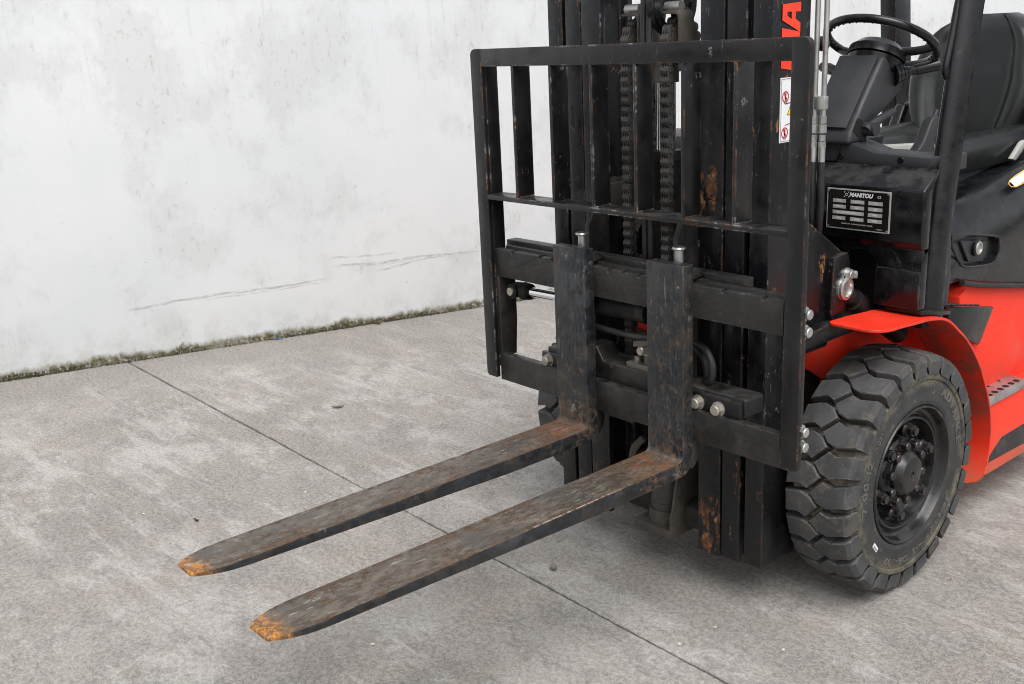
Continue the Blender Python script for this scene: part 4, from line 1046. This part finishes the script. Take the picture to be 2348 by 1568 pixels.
# A-pillars, grab rail, rear pillars
for s in (1, -1):
    bm = NB(); rows = []
    for z, yf in ((.742, .640), (.80, .643), (.95, .653), (1.09, .667), (1.25, .688), (1.40, .712), (1.56, .742), (1.80, .795), (2.10, .87)):
        sec = [(.506, .012), (.512, .003), (.520, -.001), (.529, .000), (.537, .004), (.544, .011), (.5495, .021), (.553, .033), (.5545, .045), (.555, .062), (.549, .070), (.515, .070), (.507, .055)]
        rows.append([bm.verts.new((TX+s*h, yf+y, z)) for h, y in sec])
    n = len(rows[0])
    for a, b2 in zip(rows[:-1], rows[1:]):
        for k in range(n): bm.faces.new((a[k], a[(k+1) % n], b2[(k+1) % n], b2[k]))
    bm.faces.new(rows[0]); bm.faces.new(rows[-1][::-1]); bmesh.ops.recalc_face_normals(bm, faces=bm.faces)
    pil = obj('guard_pillar', bm, M['pillar'], lift, ang=.75)
    b = NB(); prism(b, [(.600, .77), (.600, 1.12), (.660, 1.15), (.648, .95), (.640, .77)], 'x', *sorted((TX+s*.515, TX+s*.530)), .001); obj('pillar_gusset', b, M['cowl'], pil)
    b = NB(); prism(b, [(.575, .775), (.735, .745), (.735, .757), (.575, .786)], 'x', *sorted((TX+s*.46, TX+s*.560)), .002); obj('pillar_foot', b, M['cowl'], pil)
    b = NB(); prism(b, [(2.08, 1.75), (2.20, 1.75), (2.30, 1.0), (2.17, 1.0)], 'x', *sorted((TX+s*.43, TX+s*.50)), .008); obj('rear_pillar', b, M['pillar'], lift)
b = NB(); x = .478; tube(b, [(x, .80, 1.78), (x, .765, 1.62), (x, .722, 1.46), (x, .705, 1.40), (x, .712, 1.375), (x, .735, 1.362)], .0095, 12); obj('grab_rail', b, M['gloss'], lift)
# black trim behind the pillar (mud flap strip) and floor box with rubber mat
b = NB(); prism(b, [(.722, .765), (.742, .775), (.748, .85), (.735, .96), (.726, .96)], 'x', .46, .512, .004); obj('pillar_trim', b, M['plastic'], lift)
pts = [PX(u, v, 'x', .468) for u, v in ((2172, 702), (2281, 703), (2246, 792), (2180, 760))]
b = NB(); prism(b, [(p.y, p.z) for p in pts], 'x', .30, .468, .006); obj('floor_box', b, M['cowl'], lift)
b = NB(); q0, q1 = pts[0], pts[1]; dv = (q1-q0).normalized(); nv_ = Vector((0, -dv.z, dv.y))
for k in range(6):
    a0 = q0+dv*(.02+.036*k); a1 = a0+dv*.029
    prism(b, [((p).y, (p).z) for p in (a0+nv_*.0005, a1+nv_*.0005, a1+nv_*.0045, a0+nv_*.0045)], 'x', .32, .455, .001)
obj('floor_mat', b, M['plastic'], lift)
# red lower body
b = NB(); prism(b, [(.93, .745), (.97, .765), (1.30, .735), (1.80, .72), (2.45, .72), (2.55, .66), (2.55, .30), (2.3, .20), (1.62, .17), (1.04, .17), (1.0, .40)], 'x', 2*TX-.452, .452, .006); body = obj('body_side', b, M['red'], lift)
b = NB(); prism(b, [(1.012, .155), (1.10, .148), (1.62, .140), (1.70, .20), (1.66, .395), (1.05, .405), (1.015, .36)], 'x', .40, .500, .008); sill = obj('body_sill', b, M['red'], lift)
b = NB(); prism(b, [(1.070, .192), (1.62, .172), (1.66, .255), (1.178, .253)], 'x', .4995, .5006); obj('body_stripe', b, M['stripe'], sill, smooth=False)
b = NB(); prism(b, [(1.040, .45), (1.075, .55), (1.12, .60), (1.30, .60), (1.42, .43), (1.30, .41), (1.05, .41)], 'x', .440, .4535, .004); obj('body_fillet', b, M['red'], lift)
# step tread
b = NB(); box(b, .400, .506, 1.055, 1.30, .411, .416, .001); box(b, .5035, .508, 1.055, 1.30, .388, .4145, .001); stp = obj('step_plate', b, M['steelstep'], lift)
b = NB()
for k in range(6):
    y = 1.08+.036*k; cyl(b, (.494, y, .4162), (.494, y, .4172), .010, seg=14)
    if k % 2 == 0: cyl(b, (.455, y, .4162), (.455, y, .4172), .006, seg=12)
obj('step_hole', b, M['hole'], stp)
# engine hood with lock pocket
XH = .462
RID = [(.835, .885), (.86, .925), (.90, .950), (.95, .963), (1.003, .973), (1.047, .993), (1.093, 1.004), (1.16, 1.014), (1.237, 1.026), (1.349, 1.048), (1.489, 1.069), (1.8, 1.09), (2.2, 1.09), (2.5, 1.05), (2.55, .98)]
_zb = [PX(u, v, 'x', XH) for u, v in ((2208, 654), (2270, 660), (2348, 662), (2420, 664))]; ZB = [(.80, _zb[0].z+.014)]+[(p.y, p.z+.012) for p in _zb]+[(2.6, _zb[-1].z-.02)]
def ip(T, y):
    for (a0, b0), (a1, b1) in zip(T[:-1], T[1:]):
        if y <= a1: return b0+(b1-b0)*max(0, (y-a0))/(a1-a0)
    return T[-1][1]
b = NB(); rows = []; HX = XH-TX
for y, zr in smooth_path(RID, 3):
    zb_ = ip(ZB, y); d = min(1, (zr-zb_)/.22)
    half = [(.0, zr-.06), (HX-.170, zr-.055), (HX-.128, zr-.022), (HX-.112, zr-.004), (HX-.098, zr), (HX-.080, zr-.003), (HX-.060, zr-.013*d), (HX-.040, zr-.028*d), (HX-.023, zr-.050*d), (HX-.009, zr-.082*d), (HX-.002, zr-.115*d), (HX, zr-.15*d), (HX, (zr+zb_)/2-.04), (HX-.004, zb_+.006), (HX-.010, zb_)]
    ring2 = [(TX-h, z) for h, z in half[:0:-1]]+[(TX+h, z) for h, z in half]
    rows.append([b.verts.new((x, y, z)) for x, z in ring2])
for A, B in zip(rows[:-1], rows[1:]):
    m = len(A)
    for k in range(m): b.faces.new((A[k], A[(k+1) % m], B[(k+1) % m], B[k]))
b.faces.new(rows[0][::-1]); b.faces.new(rows[-1]); bmesh.ops.recalc_face_normals(b, faces=b.faces)
hood = obj('engine_hood', b, M['hood'], lift, ang=.6)
pk = [PX(u, v, 'x', XH) for u, v in ((2181, 541), (2276, 540), (2290, 552), (2287, 585), (2270, 605), (2216, 612), (2200, 600))]
c1 = NB(); prism(c1, [(p.y, p.z) for p in pk], 'x', XH-.016, XH+.05)
hood.matrix_parent_inverse = Matrix.Identity(4); hood.parent = None
boolean(hood, [c1]); hood.parent = lift; hood.matrix_parent_inverse = PINV[lift.name]
hood.data.materials.clear(); hood.data.materials.append(M['hood'])
b = NB(); tube(b, [p+Vector((.0005, 0, 0)) for p in pk], .004, 8, 3, True); obj('pocket_rim', b, M['hood'], hood)
pi_ = [PX(u, v, 'x', XH-.012) for u, v in ((2200, 552), (2262, 552), (2250, 598), (2218, 600))]
b = NB(); prism(b, [(p.y, p.z) for p in pi_], 'x', XH-.0158, XH-.008, .0015); obj('pocket_plate', b, M['plastic'], hood)
lk = PX(2238, 568, 'x', XH-.004); b = NB(); lathe_x(b, [(-.008, .024), (.006, .024), (.008, .021), (.008, .0205)], 28, lk); obj('lock_bezel', b, M['gloss'], hood)
b = NB(); lathe_x(b, [(0, .0200), (.010, .0200), (.012, .018), (.012, .0135), (.009, .0125), (.009, 0)], 28, lk); box(b, lk.x+.0088, lk.x+.0100, lk.y-.008, lk.y+.008, lk.z-.0018, lk.z+.0018); obj('lock_cylinder', b, M['zinc'], hood)
hs_ = [PX(u, v, 'x', XH+.004) for u, v in ((2206, 648), (2240, 653), (2280, 655), (2350, 655), (2420, 656))]
b = NB(); tube(b, [p for p in hs_], .0085, 10); obj('hood_seal', b, M['hose'], hood)
lb_ = [Vector((.412+.03*k, y, ip(RID, y)+.006-.014*k-.012*k*k)) for y, k in ((1.265, .8), (1.265, .1), (1.42, .1), (1.42, .8))]
b = NB(); face(b, lb_); obj('hood_sticker', b, M['white'], hood, smooth=False)
b = NB(); tube(b, [p+Vector((.001, 0, 0)) for p in lb_], .0018, 6, 3, True); obj('sticker_border', b, M['amber'], hood)
# seat
SX = -.005
def seat_back():
    bm = NB(); nu, nv = 28, 22; F_ = []; 
    def hw(v): return (.165+.075*math.sin(min(1, v/.55)*math.pi/2)) if v < .55 else .24*math.sqrt(max(0, 1-((v-.55)/.47)**2.6))*.96+.0
    for j in range(nv+1):
        v = j/nv; z = 1.07+.455*v; row = []
        for i in range(nu+1):
            u = -1+2*i/nu; wv = max(.07, hw(v)); bol = max(0, min(1, (abs(u)-.52)/.2)); bol = bol*bol*(3-2*bol)
            edge_ = max(0, (abs(u)-.82)/.18)**2; te = max(0, (v-.88)/.12)**2
            y = 1.80+.10*v+.012*math.cos(u*2)-bol*.055*(1-.75*v)-(.018 if .54 < abs(u) < .60 else 0)*-.35+edge_*.06+te*.05-.02*math.sin(v*math.pi)
            row.append(bm.verts.new((SX+u*wv, y, z)))
        F_.append(row)
    Bk = [[bm.verts.new((v.co.x, 1.90+.10*(j/nv), v.co.z)) for v in row] for j, row in enumerate(F_)]
    for G, fl in ((F_, 0), (Bk, 1)):
        for j in range(nv):
            for i in range(nu):
                q = (G[j][i], G[j][i+1], G[j+1][i+1], G[j+1][i]); bm.faces.new(q[::-1] if fl else q)
    rim_ = lambda G: [G[0][i] for i in range(nu+1)]+[G[j][nu] for j in range(1, nv+1)]+[G[nv][i] for i in range(nu-1, -1, -1)]+[G[j][0] for j in range(nv-1, 0, -1)]
    a, c = rim_(F_), rim_(Bk); m = len(a)
    for k in range(m): bm.faces.new((a[k], c[k], c[(k+1) % m], a[(k+1) % m]))
    bmesh.ops.recalc_face_normals(bm, faces=bm.faces); return bm
seat = obj('seat', seat_back(), M['vinyl'], lift, ang=1.0); seat['label'] = 'black vinyl seat back'
def cushion():
    bm = NB(); nu, nv = 26, 22; T = []
    for j in range(nv+1):
        v = j/nv; y = 1.27+.58*v; row = []
        for i in range(nu+1):
            u = -1+2*i/nu; bol = max(0, min(1, (abs(u)-.5)/.22)); bol = bol*bol*(3-2*bol); e = max(0, (abs(u)-.84)/.16)**2; f = max(0, (.14-v)/.14)**2
            row.append(bm.verts.new((SX+u*(.245-.02*f), y, 1.110+.030*bol-.045*e-.04*f+.012*v)))
        T.append(row)
    Bk = [[bm.verts.new((SX+(v.co.x-SX)*.90, 1.56+(v.co.y-1.56)*.93, 1.035)) for v in row] for row in T]
    for j in range(nv):
        for i in range(nu): bm.faces.new((T[j][i], T[j][i+1], T[j+1][i+1], T[j+1][i])); bm.faces.new((Bk[j][i], Bk[j+1][i], Bk[j+1][i+1], Bk[j][i+1]))
    rim_ = lambda G: [G[0][i] for i in range(nu+1)]+[G[j][nu] for j in range(1, nv+1)]+[G[nv][i] for i in range(nu-1, -1, -1)]+[G[j][0] for j in range(nv-1, 0, -1)]
    a, c = rim_(T), rim_(Bk); m = len(a)
    for k in range(m): bm.faces.new((a[k], c[k], c[(k+1) % m], a[(k+1) % m]))
    bmesh.ops.recalc_face_normals(bm, faces=bm.faces); return bm
obj('seat_cushion', cushion(), M['vinyl'], seat, ang=1.0)
b = NB(); box(b, SX-.20, SX+.20, 1.32, 1.86, .965, 1.034, .02); box(b, SX-.17, SX+.17, 1.34, 1.84, .90, .97, .01); obj('seat_base', b, M['plastic'], seat)
b = NB(); add_bm(b, text_bm('GRAMMER', .034, .0012, .001), Matrix(((0, 0, 1, SX+.201), (1, 0, 0, 1.54), (0, 1, 0, 1.0), (0, 0, 0, 1)))); obj('seat_lettering', b, M['plastic'], seat, smooth=False)
b = NB(); prism(b, [(1.62, 1.055), (1.69, 1.105), (1.715, 1.11), (1.70, 1.075), (1.65, 1.045)], 'x', .245, .262, .004); obj('seat_lever', b, M['greyplastic'], seat)
b = NB(); box(b, .225, .262, 1.80, 1.86, 1.06, 1.20, .012); tube(b, [(.245, 1.83, 1.19), (.24, 1.84, 1.24), (.21, 1.86, 1.29)], .014, 10); obj('belt_buckle', b, M['gloss'], seat)
b = NB(); prism(b, [(1.80, 1.11), (1.86, 1.21), (1.95, 1.22), (1.99, 1.12)], 'x', -.31, -.26, .015, 3); obj('belt_reel', b, M['gloss'], seat)
# hand brake lever, pale grey armrest lever
b = NB(); prism(b, [(.885, 1.150), (.925, 1.180), (.962, 1.238), (.985, 1.252), (1.006, 1.245), (1.000, 1.215), (.985, 1.165), (.99, 1.13)], 'x', .285, .318, .007, 3); cyl(b, (.302, 1.000, 1.242), (.302, 1.012, 1.262), .008, seg=14); obj('brake_lever', b, M['plastic'], lift)
b = NB(); prism(b, [(1.060, 1.118), (1.062, 1.138), (1.09, 1.147), (1.36, 1.128), (1.36, 1.106), (1.10, 1.110)], 'x', .085, .125, .006, 3); obj('grey_lever', b, M['greyplastic'], lift)
b = NB(); box(b, .0, .20, 1.02, 1.30, 1.05, 1.10, .01); box(b, TX-.30, .26, .90, 1.30, .72, .93, .02); box(b, .02, .18, 1.05, 1.28, .92, 1.055, .01); obj('seat_console', b, M['plastic'], lift)
